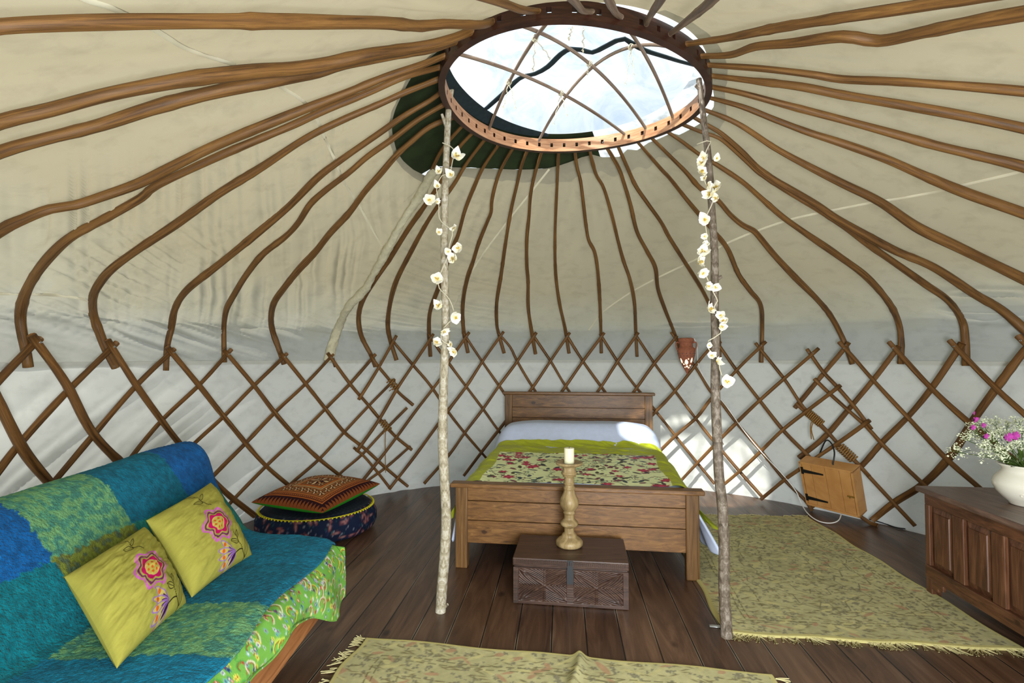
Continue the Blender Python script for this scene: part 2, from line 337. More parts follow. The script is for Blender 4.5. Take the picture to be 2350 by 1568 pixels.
def roof_disp(az, S, r, z, X, Y):
    d = np.degrees((az+PI) % (2*PI)-PI)
    wv = np.arctan2(X, Y)
    t = .018*(fbm(d*.16+9, S*1.7+3)-.5)*2
    wz = wv+.035*fbm(S*1.6+2, wv*4)
    m1 = box_m(d, -108, -50, 3)*box_m(z, 1.58, 2.44, .06)*(.25+.75*np.clip(fbm(d*.09, S*1.3)*3-1, 0, 1))
    t += m1*(.022-.044*rdg(vn(wz*66, S*.8+4), 1.1)-.022*rdg(vn(wz*130+3, S*1.1), 1))
    m2 = box_m(d, -84, -44, 3)*box_m(z, 1.25, 1.66, .06)          # swags above the left lattice
    t += m2*(.022-.055*rdg(vn(wv*26+z*14, z*4-wv*5), 1.1)-.02*rdg(vn(wv*60+z*40+5, z*3-wv*3)))
    m2b = box_m(d, -94, -76, 2.5)*box_m(z, 1.42, 1.98, .05)
    t += m2b*(.016-.034*rdg(vn(wv*6, z*34+wv*34), 1.1)-.015*rdg(vn(wv*9+4, z*80+wv*70)))
    m3 = box_m(d, -48, -8, 2.5)*box_m(z, 1.34, 2.5, .08)*(.3+.7*box_m(d, -48, -18, 4))
    t += m3*(.008-.020*rdg(vn(d*.06+5, z*26+d*.15))-.012*rdg(vn(d*.09, z*52+d*.3+2)))
    m4 = box_m(d, 25, 36, 1.2)*box_m(z, 1.34, 1.62, .03); t += m4*(.01-.026*rdg(vn(d*.06, z*44+.010*(d-31)**2)))
    m5 = box_m(d, 68, 81, 1.5)*box_m(z, 1.3, 1.74, .04); t += m5*(.01-.03*ge(d-(z-1.3)*-14, 76, 4)-.035*rdg(vn(d*.22+z*3, z*26+d*.15)))
    return t
sf = interp = None
ang = AZ; Rh = hole(np.where(ang > PI, ang-2*PI, ang))
iS = np.argsort(Q0[:, 0]); s_end = np.interp(Rh, Q0[iS, 0], S0[iS])
fv = np.linspace(0, 1, NV)
SS = s_start+(s_end-s_start)[:, None]*fv[None]
RR = np.interp(SS, S0, Q0[:, 0]); ZZ = np.interp(SS, S0, Q0[:, 1]); AA = np.repeat(ang[:, None], NV, 1)
cc = ctr(RR); XX = cc[..., 0]+np.sin(AA)*RR; YY = cc[..., 1]+np.cos(AA)*RR
D = roof_disp(AA, SS, RR, ZZ, XX, YY)*np.clip((fv*12), .3, 1)*np.clip((1-fv)*8, 0, 1)
# normal in the profile plane
dR = np.gradient(RR, axis=1); dZ = np.gradient(ZZ, axis=1); ln_ = np.hypot(dR, dZ)+1e-9; nr = dZ/ln_; nzv = -dR/ln_
XX += np.sin(AA)*nr*D; YY += np.cos(AA)*nr*D; ZZ = ZZ+nzv*D
NA = len(ang); V = np.stack([XX, YY, ZZ], -1).reshape(-1, 3); Fa = grid(NA, NV, True)
def is_door(i, j): return PI-.21 < ang[i] < PI+.21 and ZZ[i, j] < 1.75
Fa = [f for f in Fa if not is_door(f[0]//NV, f[0] % NV)]
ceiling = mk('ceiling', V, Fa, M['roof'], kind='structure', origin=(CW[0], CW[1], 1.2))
SEAMS = [[(150, -30), (201, 0), (275, 26), (359, 70), (430, 112), (539, 149)],
 [(610, 168), (638, 195), (695, 232), (727, 273), (744, 313), (770, 370), (787, 414), (824, 472), (844, 509), (882, 575)],
 [(1261, 388), (1210, 452), (1159, 516), (1096, 602), (1041, 701)],
 [(2420, 372), (2350, 392), (2208, 425), (2147, 440), (2066, 455), (1990, 467), (1894, 486), (1825, 501), (1753, 524), (1676, 555), (1590, 599), (1510, 637), (1446, 672), (1383, 717), (1351, 758)],
 [(-60, 672), (0, 674), (115, 677), (184, 685), (225, 700)]]
tree_c = None
from mathutils.bvhtree import BVHTree
bvh = BVHTree.FromPolygons([Vector(v) for v in V], Fa)
def on_roof(p, lift=.004):
    d = Vector(ray(p)).normalized(); h = bvh.ray_cast(Vector(EYE), d)
    return None if h[0] is None else np.array(h[0]-d*lift)
for sp in SEAMS:
    P = []
    Q = smooth_path(np.c_[np.array(sp, float), np.zeros(len(sp))], 9)
    for q in Q:
        h = on_roof(q[:2])
        if h is not None: P.append(h)
    P = np.array(P); T = np.gradient(P, axis=0); c = np.r_[CW, .6]; n_ = P-c; B = np.cross(T, n_); B /= np.linalg.norm(B, axis=1)[:, None]
    Vs = np.concatenate([np.stack([p+b*-.008, p-(p-c)/np.linalg.norm(p-c)*.0025, p+b*.008]) for p, b in zip(P, B)])
    mk('seam', Vs, grid(len(P), 3), M['seam'], ceiling)
# gathered canvas sleeve round one roof pole
SLEEVE = [(752, 830), (758, 810), (775, 756), (801, 704), (836, 667), (864, 618), (893, 566), (925, 506), (959, 457), (982, 414), (999, 385)]
P = smooth_path([hit(p, .0) for p in SLEEVE], .02); k = len(P); n = 28; t = np.linspace(0, 1, k)
Rr = .026+.014*(1-t)**2+.004*np.sin(t*23)
Vs, Fs, Us = tube(P, Rr, n, cap=False); Vs = Vs.reshape(k, n, 3); Pc = P[:, None]
aa = np.arange(n)/n*2*PI
f = 1+.30*(fbm(np.repeat(t[:, None]*70, n, 1)+np.sin(aa)[None]*2.2, np.repeat(np.cos(aa)[None]*1.6, k, 0)+t[:, None]*8)-.5)*2
Vs = Pc+(Vs-Pc)*f[..., None]
mk('gathered_sleeve', Vs.reshape(-1, 3), Fs, M['sleeve'], ceiling)
# ------------------------------------------------------------------ wall canvas
def wall(name, a0, a1, na):
    A = np.linspace(a0, a1, na); z = np.r_[np.linspace(-.01, .12, 8)[:-1], np.linspace(.12, 1.272, 64)]
    AA, ZZ = np.meshgrid(A, z, indexing='ij')
    d = np.degrees(AA); bl = np.clip((1.272-ZZ)*6, 0, 1)
    left = box_m(d, -130, -22, 6); right = box_m(d, 45, 130, 6)
    D_ = .028*(fbm(d*.09+ZZ*1.8, ZZ*1.3-d*.02)-.5)*2-left*np.clip(1.15-ZZ*.75, 0, 1)*(.05*rdg(vn(d*.05-ZZ*.8+40, ZZ*5-d*.16))+.03*rdg(vn(d*.07+3, ZZ*11-d*.33)))
    D_ += -.03*right*rdg(fbm(d*.12+ZZ*2, ZZ*3-d*.09))*.8-.02*box_m(d, -33, 0, 3)*rdg(vn(d*.1, ZZ*9+d*.2))*np.clip(1-ZZ, 0, 1)+.02*ge(ZZ, 1.02, .16)*(fbm(d*.08+7, ZZ*3)-.5)
    D_ += .018*ge(ZZ, .05, .09)*(vn(d*.3, ZZ*34+d*.06)-.2)
    R_ = 2.905+D_*bl*.8-.012*ge(ZZ, 1.272, .02)
    R_ = R_+.02*np.clip(.1-ZZ, 0, 1)*4
    V_ = np.stack([CW[0]+np.sin(AA)*R_, CW[1]+np.cos(AA)*R_, ZZ], -1).reshape(-1, 3)
    mk(name, V_, grid(na, len(z)), M['wall'], kind='structure')
wall('wall_left', math.radians(-165), math.radians(-33), 420)
wall('wall_back', math.radians(-33), math.radians(48), 330)
wall('wall_right', math.radians(48), math.radians(165), 360)
# ------------------------------------------------------------------ crown ring
rim_px = [(1076.6, 294.4), (1108.5, 313.5), (1140, 326), (1172, 337), (1210.5, 344), (1281, 347), (1319, 346), (1360, 343), (1427.5, 332.6), (1478.5, 318), (1536, 299), (1604, 243), (1618.5, 191), (1027.8, 166), (1037, 151), (1062, 122), (1095, 99.5), (1139, 80), (1190, 66), (1286, 58), (1380, 64), (1407, 71), (1501, 97.6), (1549, 122), (1598, 159), (1021, 191), (1025, 220), (1045, 262)]
RZ = 2.60
rp = np.array([at_z(p, RZ)[:2] for p in rim_px])-CR; ra = np.arctan2(rp[:, 0], rp[:, 1]); rr = np.hypot(rp[:, 0], rp[:, 1])
B_ = lambda a: np.stack([np.ones_like(a), np.cos(a), np.sin(a), np.cos(2*a), np.sin(2*a), np.cos(3*a), np.sin(3*a)], -1)
cf = np.linalg.lstsq(B_(ra), rr, rcond=None)[0]
rim = lambda a: B_(np.atleast_1d(np.asarray(a, float)))@cf
print('rim', cf.round(3), np.abs(B_(ra)@cf-rr).max())
def rimp(a, dr, z): R = rim(a)[0]+dr; return np.array([CR[0]+math.sin(a)*R, CR[1]+math.cos(a)*R, z])
crown = thing('crown_ring', (CR[0], CR[1], RZ), 'round bent wood crown ring with mortise holes framing the roof opening', 'crown ring')
NH = 46; per = 5; n = NH*per; zz = [RZ, RZ+.028, RZ+.052, RZ+.078]; TH = .032
V = []; 
for i in range(n):
    a = 2*PI*(i/n)
    frac = (i % per)
    for dr in (0, TH):
        for z in zz: V.append(rimp(a, dr, z))
Fc = []; mat_i = []
idx = lambda i, s, k: (i % n)*8+s*4+k
for i in range(n):
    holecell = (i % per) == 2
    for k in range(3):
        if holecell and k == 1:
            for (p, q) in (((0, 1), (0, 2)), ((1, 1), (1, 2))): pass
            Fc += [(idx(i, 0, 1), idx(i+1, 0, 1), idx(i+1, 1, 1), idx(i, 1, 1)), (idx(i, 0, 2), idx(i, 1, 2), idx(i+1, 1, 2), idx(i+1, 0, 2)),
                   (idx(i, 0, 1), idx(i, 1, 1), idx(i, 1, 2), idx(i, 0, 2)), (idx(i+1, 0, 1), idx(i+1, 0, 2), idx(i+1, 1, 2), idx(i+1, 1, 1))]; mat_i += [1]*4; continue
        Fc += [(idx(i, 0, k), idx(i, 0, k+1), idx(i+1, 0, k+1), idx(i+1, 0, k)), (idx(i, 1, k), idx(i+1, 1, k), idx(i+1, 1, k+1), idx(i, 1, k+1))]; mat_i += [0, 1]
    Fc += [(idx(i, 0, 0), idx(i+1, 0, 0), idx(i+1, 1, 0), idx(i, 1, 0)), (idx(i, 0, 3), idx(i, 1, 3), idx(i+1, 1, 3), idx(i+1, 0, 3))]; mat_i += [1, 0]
ring_o = mk('ring_band', V, Fc, [M['ring'], M['ringdark']], crown, smooth=False); ring_o.data.polygons.foreach_set('material_index', mat_i)
BARS = [[(1104, 279), (1166, 182), (1236, 95), (1286, 59)], [(1229, 318), (1284, 224), (1318, 178), (1355, 145), (1396, 128), (1449, 122), (1491, 128), (1549, 143), (1604, 165)],
 [(1380+61, 300), (1380, 268), (1282, 226), (1164, 184), (1095, 163), (1037, 151)], [(1486, 279), (1434, 216), (1361, 149), (1305, 113), (1236, 92), (1190, 82), (1141, 80)],
 [(1539, 267), (1510, 207), (1466, 134), (1449, 111), (1409, 72)]]
dome_z = lambda x, y: 2.72+.30*np.clip(1-((x-CR[0])**2+(y-CR[1])**2)/.75**2, 0, 1)
def hit_dome(p, up=0.0):
    d = ray(p); t = np.linspace(.5, 5, 1500); Q = EYE+d*t[:, None]; g = Q[:, 2]-dome_z(Q[:, 0], Q[:, 1])-up
    i = np.where((g[:-1] < 0) & (g[1:] >= 0))[0][0]; return Q[i]
for bi, bp in enumerate(BARS):
    A = hit_cyl(bp[0], .655, CR); A[2] = RZ+.07
    E_ = at_z(bp[-1], RZ); aE = math.atan2(E_[0]-CR[0], E_[1]-CR[1]); E_ = rimp(aE, .01, RZ+.06)
    aA = math.atan2(A[0]-CR[0], A[1]-CR[1]); A = rimp(aA, .006, RZ+.062)
    u = (E_-A); u[2] = 0; L = np.linalg.norm(u); u /= L; nn = np.array([u[1], -u[0], 0]); pts = [A]
    for p in bp[1:-1]:
        d = ray(p); den = d.dot(nn)
        q = EYE+d*((A-EYE).dot(nn)/den) if abs(den) > .12 else None
        if q is not None and 2.66 < q[2] < 3.05: pts.append(q)
    pts.append(E_)
    S_ = [(q-A).dot(u)/L for q in pts]; 
    h = [q[2]-(A[2]*(1-s)+E_[2]*s) for q, s in zip(pts, S_)]
    den = [s*(1-s) for s in S_]; hh = np.dot(h, den)/max(1e-6, np.dot(den, den)); hh = float(np.clip(hh, .25, 1.1))
    print('bar', bi, 'rise', hh/4, L)
    t_ = np.linspace(0, 1, 26); Pb = A[None]*(1-t_)[:, None]+E_[None]*t_[:, None]; Pb[:, 2] += hh*t_*(1-t_)
    Vb_, Fb_, Ub_ = tube(Pb, .0085, 7, .06, seed=bi); mk('cage_bar', Vb_, Fb_, M['grey_pole'], crown, uv=Ub_)
    if bi == 0: BARP = []
    BARP.append(Pb)
# string ties with loose ends at the crossings
TIES = [((1164, 184), [(1155, 245), (1183, 246)]), ((1236, 94), [(1224, 158), (1262, 132)]), ((1355, 145), [(1348, 168)]), ((1449, 121), [(1436, 191), (1455, 170)]), ((1283, 225), [(1271, 283), (1301, 263)]), ((1313, 61), [(1306, 87)]), ((1339, 62), [(1338, 115)])]
for i, (c0, ends) in enumerate(TIES):
    best = min(((np.linalg.norm(np.cross(ray(c0)/np.linalg.norm(ray(c0)), q-EYE)), tuple(q)) for Pb in BARP for q in smooth_path(Pb, .01)), key=lambda x: x[0])
    C_ = np.array(best[1]) if best[0] < .03 else EYE+ray(c0)*((CR[1]-.62)/ray(c0)[1])
    mb = MB()
    if best[0] < .03:
        for k in range(4):
            th = k*.8; u = np.array([math.cos(th), math.sin(th), .2*(-1)**k]); t_ = np.linspace(0, 2*PI, 13); v_ = np.cross(u, [0, 0, 1.]); 
            mb.add(*tube(C_+np.outer(np.cos(t_)*.014, u)+np.outer(np.sin(t_)*.014, v_*.4+np.array([0, 0, .9])), .0022, 5))
    for j, ep in enumerate(ends):
        E2 = at_y(ep, C_[1]+.01*j); t_ = np.linspace(0, 1, 14); Pp = C_[None]*(1-t_)[:, None]+E2[None]*t_[:, None]; Pp += np.c_[np.sin(t_*17+j), np.cos(t_*13+i), np.zeros(14)]*.004
        mb.add(*tube(Pp, .0018, 5)); mb.add(*tube(Pp+np.c_[np.sin(t_*30), np.cos(t_*30), np.zeros(14)]*.003, .0014, 4)); mb.add(*tube([E2, E2-[0, 0, .006], E2-[0, 0, .012]], [.003, .004, .001], 5))
    lab = ['frayed string tie at the cage crossing nearest the pale support pole', 'frayed string tie on the upper left crossing of the crown cage', 'short string knot at the middle crossing of the crown cage', 'frayed string tie on the right crossing of the crown cage', 'frayed string tie on the lowest crossing of the crown cage', 'short loose string hanging from the near rim, left of two', 'longer loose string hanging from the near rim, right of two'][i]
    o = mb.build('string_tie', M['string']); tag(o, lab, 'string', 'string ties of the crown cage')
# ------------------------------------------------------------------ crown cover
cover = thing('crown_cover', (CR[0], CR[1], 2.7), 'clear plastic crown cover with green skirt and dark piping over the roof opening', 'roof cover')
A = np.linspace(0, 2*PI, 97)[:-1]; Rs = np.linspace(0.001, .69, 26)
V = [(CR[0]+math.sin(a)*r, CR[1]+math.cos(a)*r, float(dome_z(CR[0]+math.sin(a)*r, CR[1]+math.cos(a)*r))+.012*(fbm(np.array([a*2+r*4]), np.array([r*7]))[0]-.5)*min(1, (.69-r)*6)) for a in A for r in Rs]
mk('clear_panel', V, grid(96, 26, True), M['pvc'], cover)
def skirt(name, a0, a1, m, off, rin=.735, rout=1.25):
    Q, S = arc_tab(off); A = np.linspace(a0, a1, 90); o = np.argsort(Q[:, 0]); V = []
    for a in A:
        rout_ = float(hole(a))+.05; V.append(pt(a, .63, 2.735)); 
        for r in np.linspace(.70, max(rout_, .76), 14):
            V.append(pt(a, r, float(np.interp(r, Q[o, 0], Q[o, 1]))+.004*math.sin(a*40+r*20)))
    mk(name, V, grid(90, 15), m, cover)
a_mid = az_of(hit((1372, 352), OFF), ctr(.8))
skirt('green_skirt', -2.75, a_mid, M['green'], .085)
M['pale'] = m_canvas('pale_skirt', [(0, (232, 236, 236)), (1, (232, 236, 236))], .5, (250, 252, 255), 0, 1, .3, tfac=.7)
skirt('pale_skirt', a_mid, 2.75, M['pale'], .085)
PIPE = [(1030, 172), (1060, 218), (1098, 256), (1142, 226), (1192, 180), (1228, 169), (1257, 153), (1286, 125), (1309, 112), (1334, 114), (1359, 120), (1386, 108), (1415, 93), (1434, 89), (1453, 101), (1482, 116), (1530, 131), (1562, 141), (1596, 150)]
P = smooth_path([hit_dome(p, -.02) for p in PIPE], .03); T = np.gradient(P, axis=0); T /= np.linalg.norm(T, axis=1)[:, None]; Bn = np.cross(T, [0, 0, 1.]); Bn /= np.linalg.norm(Bn, axis=1)[:, None]
V = np.concatenate([np.stack([p-b*.017+[0, 0, .002], p-b*.017-[0, 0, .004], p+b*.017-[0, 0, .004], p+b*.017+[0, 0, .002]]) for p, b in zip(P, Bn)])
mk('piping', V, grid(len(P), 4, False, True), M['piping'], cover)
A = np.linspace(-2.0, -.1, 60)     # dark hem above the left part of the ring
V = []
for a in A:
    wd = .055*math.sin((a+2.0)/1.9*PI)**.7
    V += [rimp(a, .02, 2.70), rimp(a, .002-wd*.3, 2.70+wd*.35), rimp(a, .0-wd, 2.71+wd*.4)]
mk('cover_hem', V, grid(60, 3), M['piping'], cover)
# ------------------------------------------------------------------ roof poles
# px centre lines, foot/outer end first, ring end last; width px
POLES=[
[(-160,90),(0,61),(300,50),(600,49),(787,51),(887,53),(965,60),(1016,55),(1100,57),(1139,58)],
[(-160,335),(0,280),(115,252),(230,221),(344,197),(459,178),(586,164),(672,158),(758,145),(844,126),(930,113),(1016,96),(1093,76)],
[(-160,410),(0,349),(100,320),(230,287),(344,250),(459,219),(600,189),(672,175),(730,165),(787,148),(873,132),(930,122),(988,115),(1060,100)],
[(-110,610),(0,530),(57,502),(115,480),(172,471),(238,450),(316,422),(387,387),(488,337),(615,284),(715,244),(801,211),(887,176),(959,152),(1032,131)],
[(65,843),(59,803),(50,760),(47,723),(57,677),(83,628),(123,579),(169,540),(244,500),(324,454),(359,426),(488,365),(586,323),(672,287),(748,252),(847,212),(930,176),(1016,155)],
[(265,844),(244,803),(227,760),(214,722),(214,680),(230,648),(258,616),(316,573),(402,516),(500,446),(600,384),(701,318),(787,275),(873,238),(930,212),(1011,181)],
[(381,851),(384,794),(393,754),(402,708),(430,665),(500,609),(557,563),(615,515),(665,472),(730,407),(787,364),(873,304),(930,264),(988,230),(1012,209)],
[(515,832),(514,794),(514,750),(520,710),(540,672),(566,630),(603,584),(655,543),(684,512),(712,469),(747,437),(801,396),(844,359),(902,318),(959,275),(1019,235)],
[(652,836),(640,801),(626,761),(622,730),(629,695),(652,661),(684,621),(724,578),(758,535),(801,489),(838,439),(873,399),(910,356),(945,324),(988,290),(1014,270)],
[(770,842),(762,810),(775,756),(801,704),(836,667),(864,618),(893,566),(925,506),(959,457),(982,414),(999,372),(1022,333),(1055,283)],
[(862,842),(852,816),(830,773),(823,730),(833,687),(859,644),(902,581),(939,523),(973,475),(1002,432),(1045,350),(1080,300)],
[(910,827),(896,782),(890,744),(896,693),(910,644),(939,586),(973,523),(1002,477),(1041,424),(1073,372),(1102,318)],
[(988,819),(985,773),(985,730),(991,701),(1005,664),(1037,574),(1052,537),(1067,483),(1089,427),(1112,379),(1136,331)],
[(1074,810),(1064,758),(1062,701),(1071,645),(1086,599),(1099,557),(1118,510),(1127,487),(1129,459),(1140,414),(1156,376),(1169,341)],
[(1157,811),(1144,764),(1140,742),(1140,695),(1150,631),(1159,567),(1172,487),(1185,430),(1198,376),(1206,345)],
[(1229,812),(1217,742),(1212,701),(1212,647),(1209,608),(1209,551),(1214,497),(1218,446),(1228,398),(1241,348)],
[(1306,811),(1297,755),(1285,701),(1277,647),(1274,599),(1274,535),(1276,478),(1279,414),(1280,350)],
[(1380,811),(1379,758),(1376,679),(1371,615),(1364,577),(1351,551),(1344,510),(1338,459),(1332,414),(1324,382),(1320,350)],
[(1462,819),(1459,758),(1456,695),(1446,643),(1431,599),(1418,551),(1405,497),(1386,433),(1367,398),(1357,347)],
[(1565,815),(1549,768),(1526,710),(1510,663),(1504,615),(1485,577),(1462,532),(1447,471),(1431,417),(1418,382),(1398,342)],
[(1652,830),(1650,780),(1645,735),(1628,698),(1606,656),(1568,596),(1536,545),(1517,510),(1485,465),(1459,427),(1440,385),(1429,337)],
[(1747,832),(1749,748),(1745,699),(1722,668),(1695,630),(1672,576),(1651,546),(1607,495),(1571,452),(1536,408),(1517,388),(1472,325)],
[(1956,836),(1933,775),(1906,725),(1875,687),(1825,637),(1779,588),(1741,542),(1728,529),(1703,516),(1676,493),(1646,459),(1607,432),(1574,395),(1542,363),(1506,315)],
[(2067,836),(2068,783),(2062,741),(2040,695),(1990,637),(1925,588),(1845,533),(1795,497),(1749,457),(1703,417),(1646,379),(1607,356),(1565,325),(1539,300)],
[(2217,840),(2215,783),(2208,737),(2177,691),(2124,653),(2047,599),(1992,561),(1942,523),(1875,480),(1805,438),(1745,398),(1714,371),(1684,344),(1650,317),(1607,302),(1569,283)],
[(2400,830),(2385,790),(2350,756),(2296,710),(2238,676),(2143,614),(2047,572),(1933,509),(1875,470),(1818,436),(1779,413),(1741,386),(1703,348),(1657,308),(1626,289),(1594,264)],
[(2540,730),(2450,688),(2350,641),(2200,568),(2105,522),(2020,464),(1933,421),(1856,382),(1779,340),(1691,283),(1624,247)],
[(2560,570),(2450,527),(2350,490),(2219,444),(2124,405),(2028,363),(1933,329),(1856,304),(1779,275),(1703,245),(1630,222)],
[(2560,445),(2350,383),(2239,356),(2143,333),(2047,306),(1933,275),(1818,245),(1703,214),(1632,199)],
[(2560,345),(2350,295),(2200,264),(2047,237),(1933,218),(1837,199),(1741,187),(1630,174)],
[(2560,232),(2350,210),(2200,197),(2047,187),(1933,182),(1856,170),(1741,157),(1621,149)],
[(2560,-5),(2350,31),(2239,50),(2124,73),(2017,94),(1933,84),(1818,99),(1734,107),(1676,126),(1604,130)],
[(2560,-55),(2330,-20),(2200,0),(2047,23),(1894,46),(1779,65),(1665,88),(1569,103)],
]

WID = [(39, 34, 18), (34, 34, 22), (30, 32, 15), (25, 24, 16), (23, 20, 15), (19, 20, 14), (14, 18, 13), (12, 15, 13), (13, 16, 13), (9, 10, 9), (11, 14, 9), (11, 12, 8), (10, 11, 8), (10, 10, 8), (9, 9, 8), (9, 9, 8), (9, 8, 7), (8, 9, 8), (8, 9, 8), (8, 10, 9), (8, 10, 9), (10, 12, 8), (12, 15, 8), (14, 16, 8), (17, 15, 8), (22, 18, 9), (26, 21, 9), (28, 20, 10), (26, 19, 12), (26, 21, 12), (24, 18, 12), (34, 27, 12), (32, 26, 13), (26, 22, 13), (24, 22, 15), (22, 20, 13), (22, 18, 12), (26, 22, 13)]
POLES += [[(1790, -150), (1700, -60), (1635, 0), (1606, 25), (1568, 55), (1535, 80)], [(1600, -160), (1550, -60), (1516, 0), (1503, 19), (1489, 42), (1481, 58)],
 [(1330, -150), (1370, -50), (1396, 0), (1401, 8), (1415, 32), (1422, 46)], [(1150, -150), (1260, -50), (1319, 4), (1338, 25), (1357, 40)], [(800, -120), (1000, -45), (1133, 0), (1162, 10), (1200, 23), (1240, 34)]]
LAB = ['thick brown roof pole running almost level from the crown toward the upper left corner', 'upper of the two touching roof poles on the left side of the crown', 'knobbly lower one of two touching roof poles on the left side of the crown',
 'roof pole leaving the left frame edge just above the curved farthest-left foot pole', 'strongly curved roof pole whose foot is farthest left behind the lattice', 'kinked roof pole with cracked foot, second foot from the left', 'roof pole with short pale foot tucked at the liner, third foot from the left',
 'wavy dark roof pole, fourth foot from the left', 'bowed roof pole standing left of the gathered canvas sleeve', 'roof pole mostly hidden inside the gathered canvas sleeve', 'roof pole just right of the gathered canvas sleeve', 'roof pole whose foot leans beside the overlapping lattice ends',
 'roof pole that passes behind the pale support pole', 'roof pole with a sharp knee, first one right of the pale support pole', 'gently curved roof pole, second one right of the pale support pole', 'roof pole meeting the lattice above the left part of the headboard',
 'thin dark straight roof pole above the middle of the headboard', 'roof pole with an S-bend above the right part of the headboard', 'roof pole ending above the right headboard post', 'roof pole ending at the terracotta wall lamp', 'straight roof pole running down behind the grey support pole from its left',
 'roof pole with vertical foot just right of the grey support pole', 'roof pole bent at a knuckle with its foot above the overlapping right lattice ends', 'smoothly curved roof pole whose foot stands right of the lattice overlap', 'dark roof pole crossing under its neighbour, foot second from the right',
 'long roof pole curving down to the right frame edge above the canvas bulge', 'roof pole leaving the right frame edge just above the canvas bulge pole', 'roof pole leaving the right frame edge at mid height of the roof', 'straight roof pole, third below the roof seam side on the right edge',
 'straight thick roof pole just under the topmost level pole on the right', 'slender level roof pole with a dark knot near the right frame edge', 'crooked thick roof pole with an elbow, second from the upper right corner', 'smooth thick roof pole rising to the upper right corner',
 'greyish roof pole at the crown pointing up right past the top edge', 'short view of a stubby grey roof pole right of the crown middle', 'ringed pale grey roof pole at the top middle of the crown', 'smooth grey roof pole entering the crown left of its middle', 'brown roof pole entering the crown top from the left']
for i, px in enumerate(POLES):
    P = []
    for j, p in enumerate(px):
        q = hit(p)
        if q is None or j == len(px)-1 or math.hypot(q[0]-CR[0], q[1]-CR[1]) < .69:
            q2 = at_z(p, RZ+.042)
            if j == len(px)-1 or q is None: q = q2
        P.append(q)
    a = math.atan2(P[-1][0]-CR[0], P[-1][1]-CR[1]); e0 = P[-1]; P[-1] = rimp(a, .026, RZ+.042)
    if np.linalg.norm(e0-P[-1]) > .12: P[-1] = rimp(math.atan2(P[-2][0]-CR[0], P[-2][1]-CR[1]), .026, RZ+.042)
    while len(P) > 3 and np.linalg.norm(P[-2]-P[-1]) < .03: P.pop(-2)
    w3 = WID[i] if i < len(WID) else (24, 20, 13)
    dep = lambda q: q[1]*math.cos(PITCH)+(q[2]-1.3)*math.sin(PITCH)
    # continue poles that leave the frame down to the wall
    if px[0][1] < 700:
        a0 = math.atan2(P[0][0]-CW[0], P[0][1]-CW[1]); r0 = math.hypot(P[0][0]-CW[0], P[0][1]-CW[1]); ext = []
        a1 = math.atan2(P[1][0]-CW[0], P[1][1]-CW[1])
        for r in np.linspace(2.80, r0, max(2, int((2.8-r0)/.2)+1))[:-1]:
            z = float(np.interp(-r, -PROF[1:, 0], PROF[1:, 1])); ext.append(pt(a0, r, z))
        if r0 < 2.7: P = [pt(a0, 2.86, 1.25), pt(a0, 2.86, 1.45)]+ext+P
    Q = smooth_path(P, .03); n = len(Q); s = np.linspace(0, 1, n)
    dq = Q[:, 1]*math.cos(PITCH)+(Q[:, 2]-1.3)*math.sin(PITCH); xq = 1175+F_PX*Q[:, 0]/np.maximum(dq, .05)
    yq = 784-F_PX*((Q[:, 2]-1.3)*math.cos(PITCH)-Q[:, 1]*math.sin(PITCH))/np.maximum(dq, .05)
    vis = (dq > .3) & (xq > -40) & (xq < 2390) & (yq > -30); i0 = int(np.argmax(vis)); fr = np.clip((s-s[i0])/(1-s[i0]), 0, 1)
    R = np.interp(fr, [0, .5, .97, 1], [w3[0], w3[1], w3[2], w3[2]*.85])*np.maximum(dq, .3)/2400*.92
    R[:i0] = R[i0]; R = np.clip(R, .0095, .031); kz = np.ones(9)/9; R = np.convolve(np.r_[[R[0]]*4, R, [R[-1]]*4], kz, 'valid')
    V, Fc, U = tube(Q, R, 10, .13, seed=100+i); 
    o = mk('roof_pole', V, Fc, M['grey_pole' if 33 <= i <= 36 else 'pole'], uv=U); tag(o, LAB[i], 'roof pole', 'roof poles radiating from the crown ring')
# ------------------------------------------------------------------ lattice
M['steel'] = m_plain('galvanised_steel', (196, 200, 200), .35, .5, 0, 0, 1, Metallic=.7)
def lattice(name, label, rods):
    t = thing(name, (rods[0][3]), label, 'lattice wall', 'lattice wall sections')
    for k, (px, R, r, _) in enumerate(rods):
        P = np.array([hit_cyl(p, R) for p in px]); P[:, 2] = np.maximum(P[:, 2], r)
        Q = smooth_path(P, .045); rs = np.random.default_rng(k+len(rods)*10)
        m_ = len(Q); ph = rs.uniform(0, 6, 3); d = np.arange(m_)*.045
        Q[:, 2] += .003*np.sin(d*7+ph[0]); 
        V, Fc, U = tube(Q, r*(1+.06*np.sin(d*3+ph[1])), 8, .11, seed=k*7+3)
        mk('lattice_rod', V, Fc, M['rod'], t, uv=U)
        if px[0][1] < 812:
            mid = P[0]*.86+P[1]*.14 if np.linalg.norm(P[1]-P[0]) > .2 else P[0]*.6+P[1]*.4
            inw = np.array([CW[0]-mid[0], CW[1]-mid[1], 0]); inw /= np.linalg.norm(inw); V, Fc, U = tube([mid+inw*r*.8, mid+inw*(r+.004)], [.0065, .004], 7); mk('pin', V, Fc, M['steel'], t)
    return t
g1, g2 = 2.79, 2.825
o_ = (-2.3, 3.3, 0)
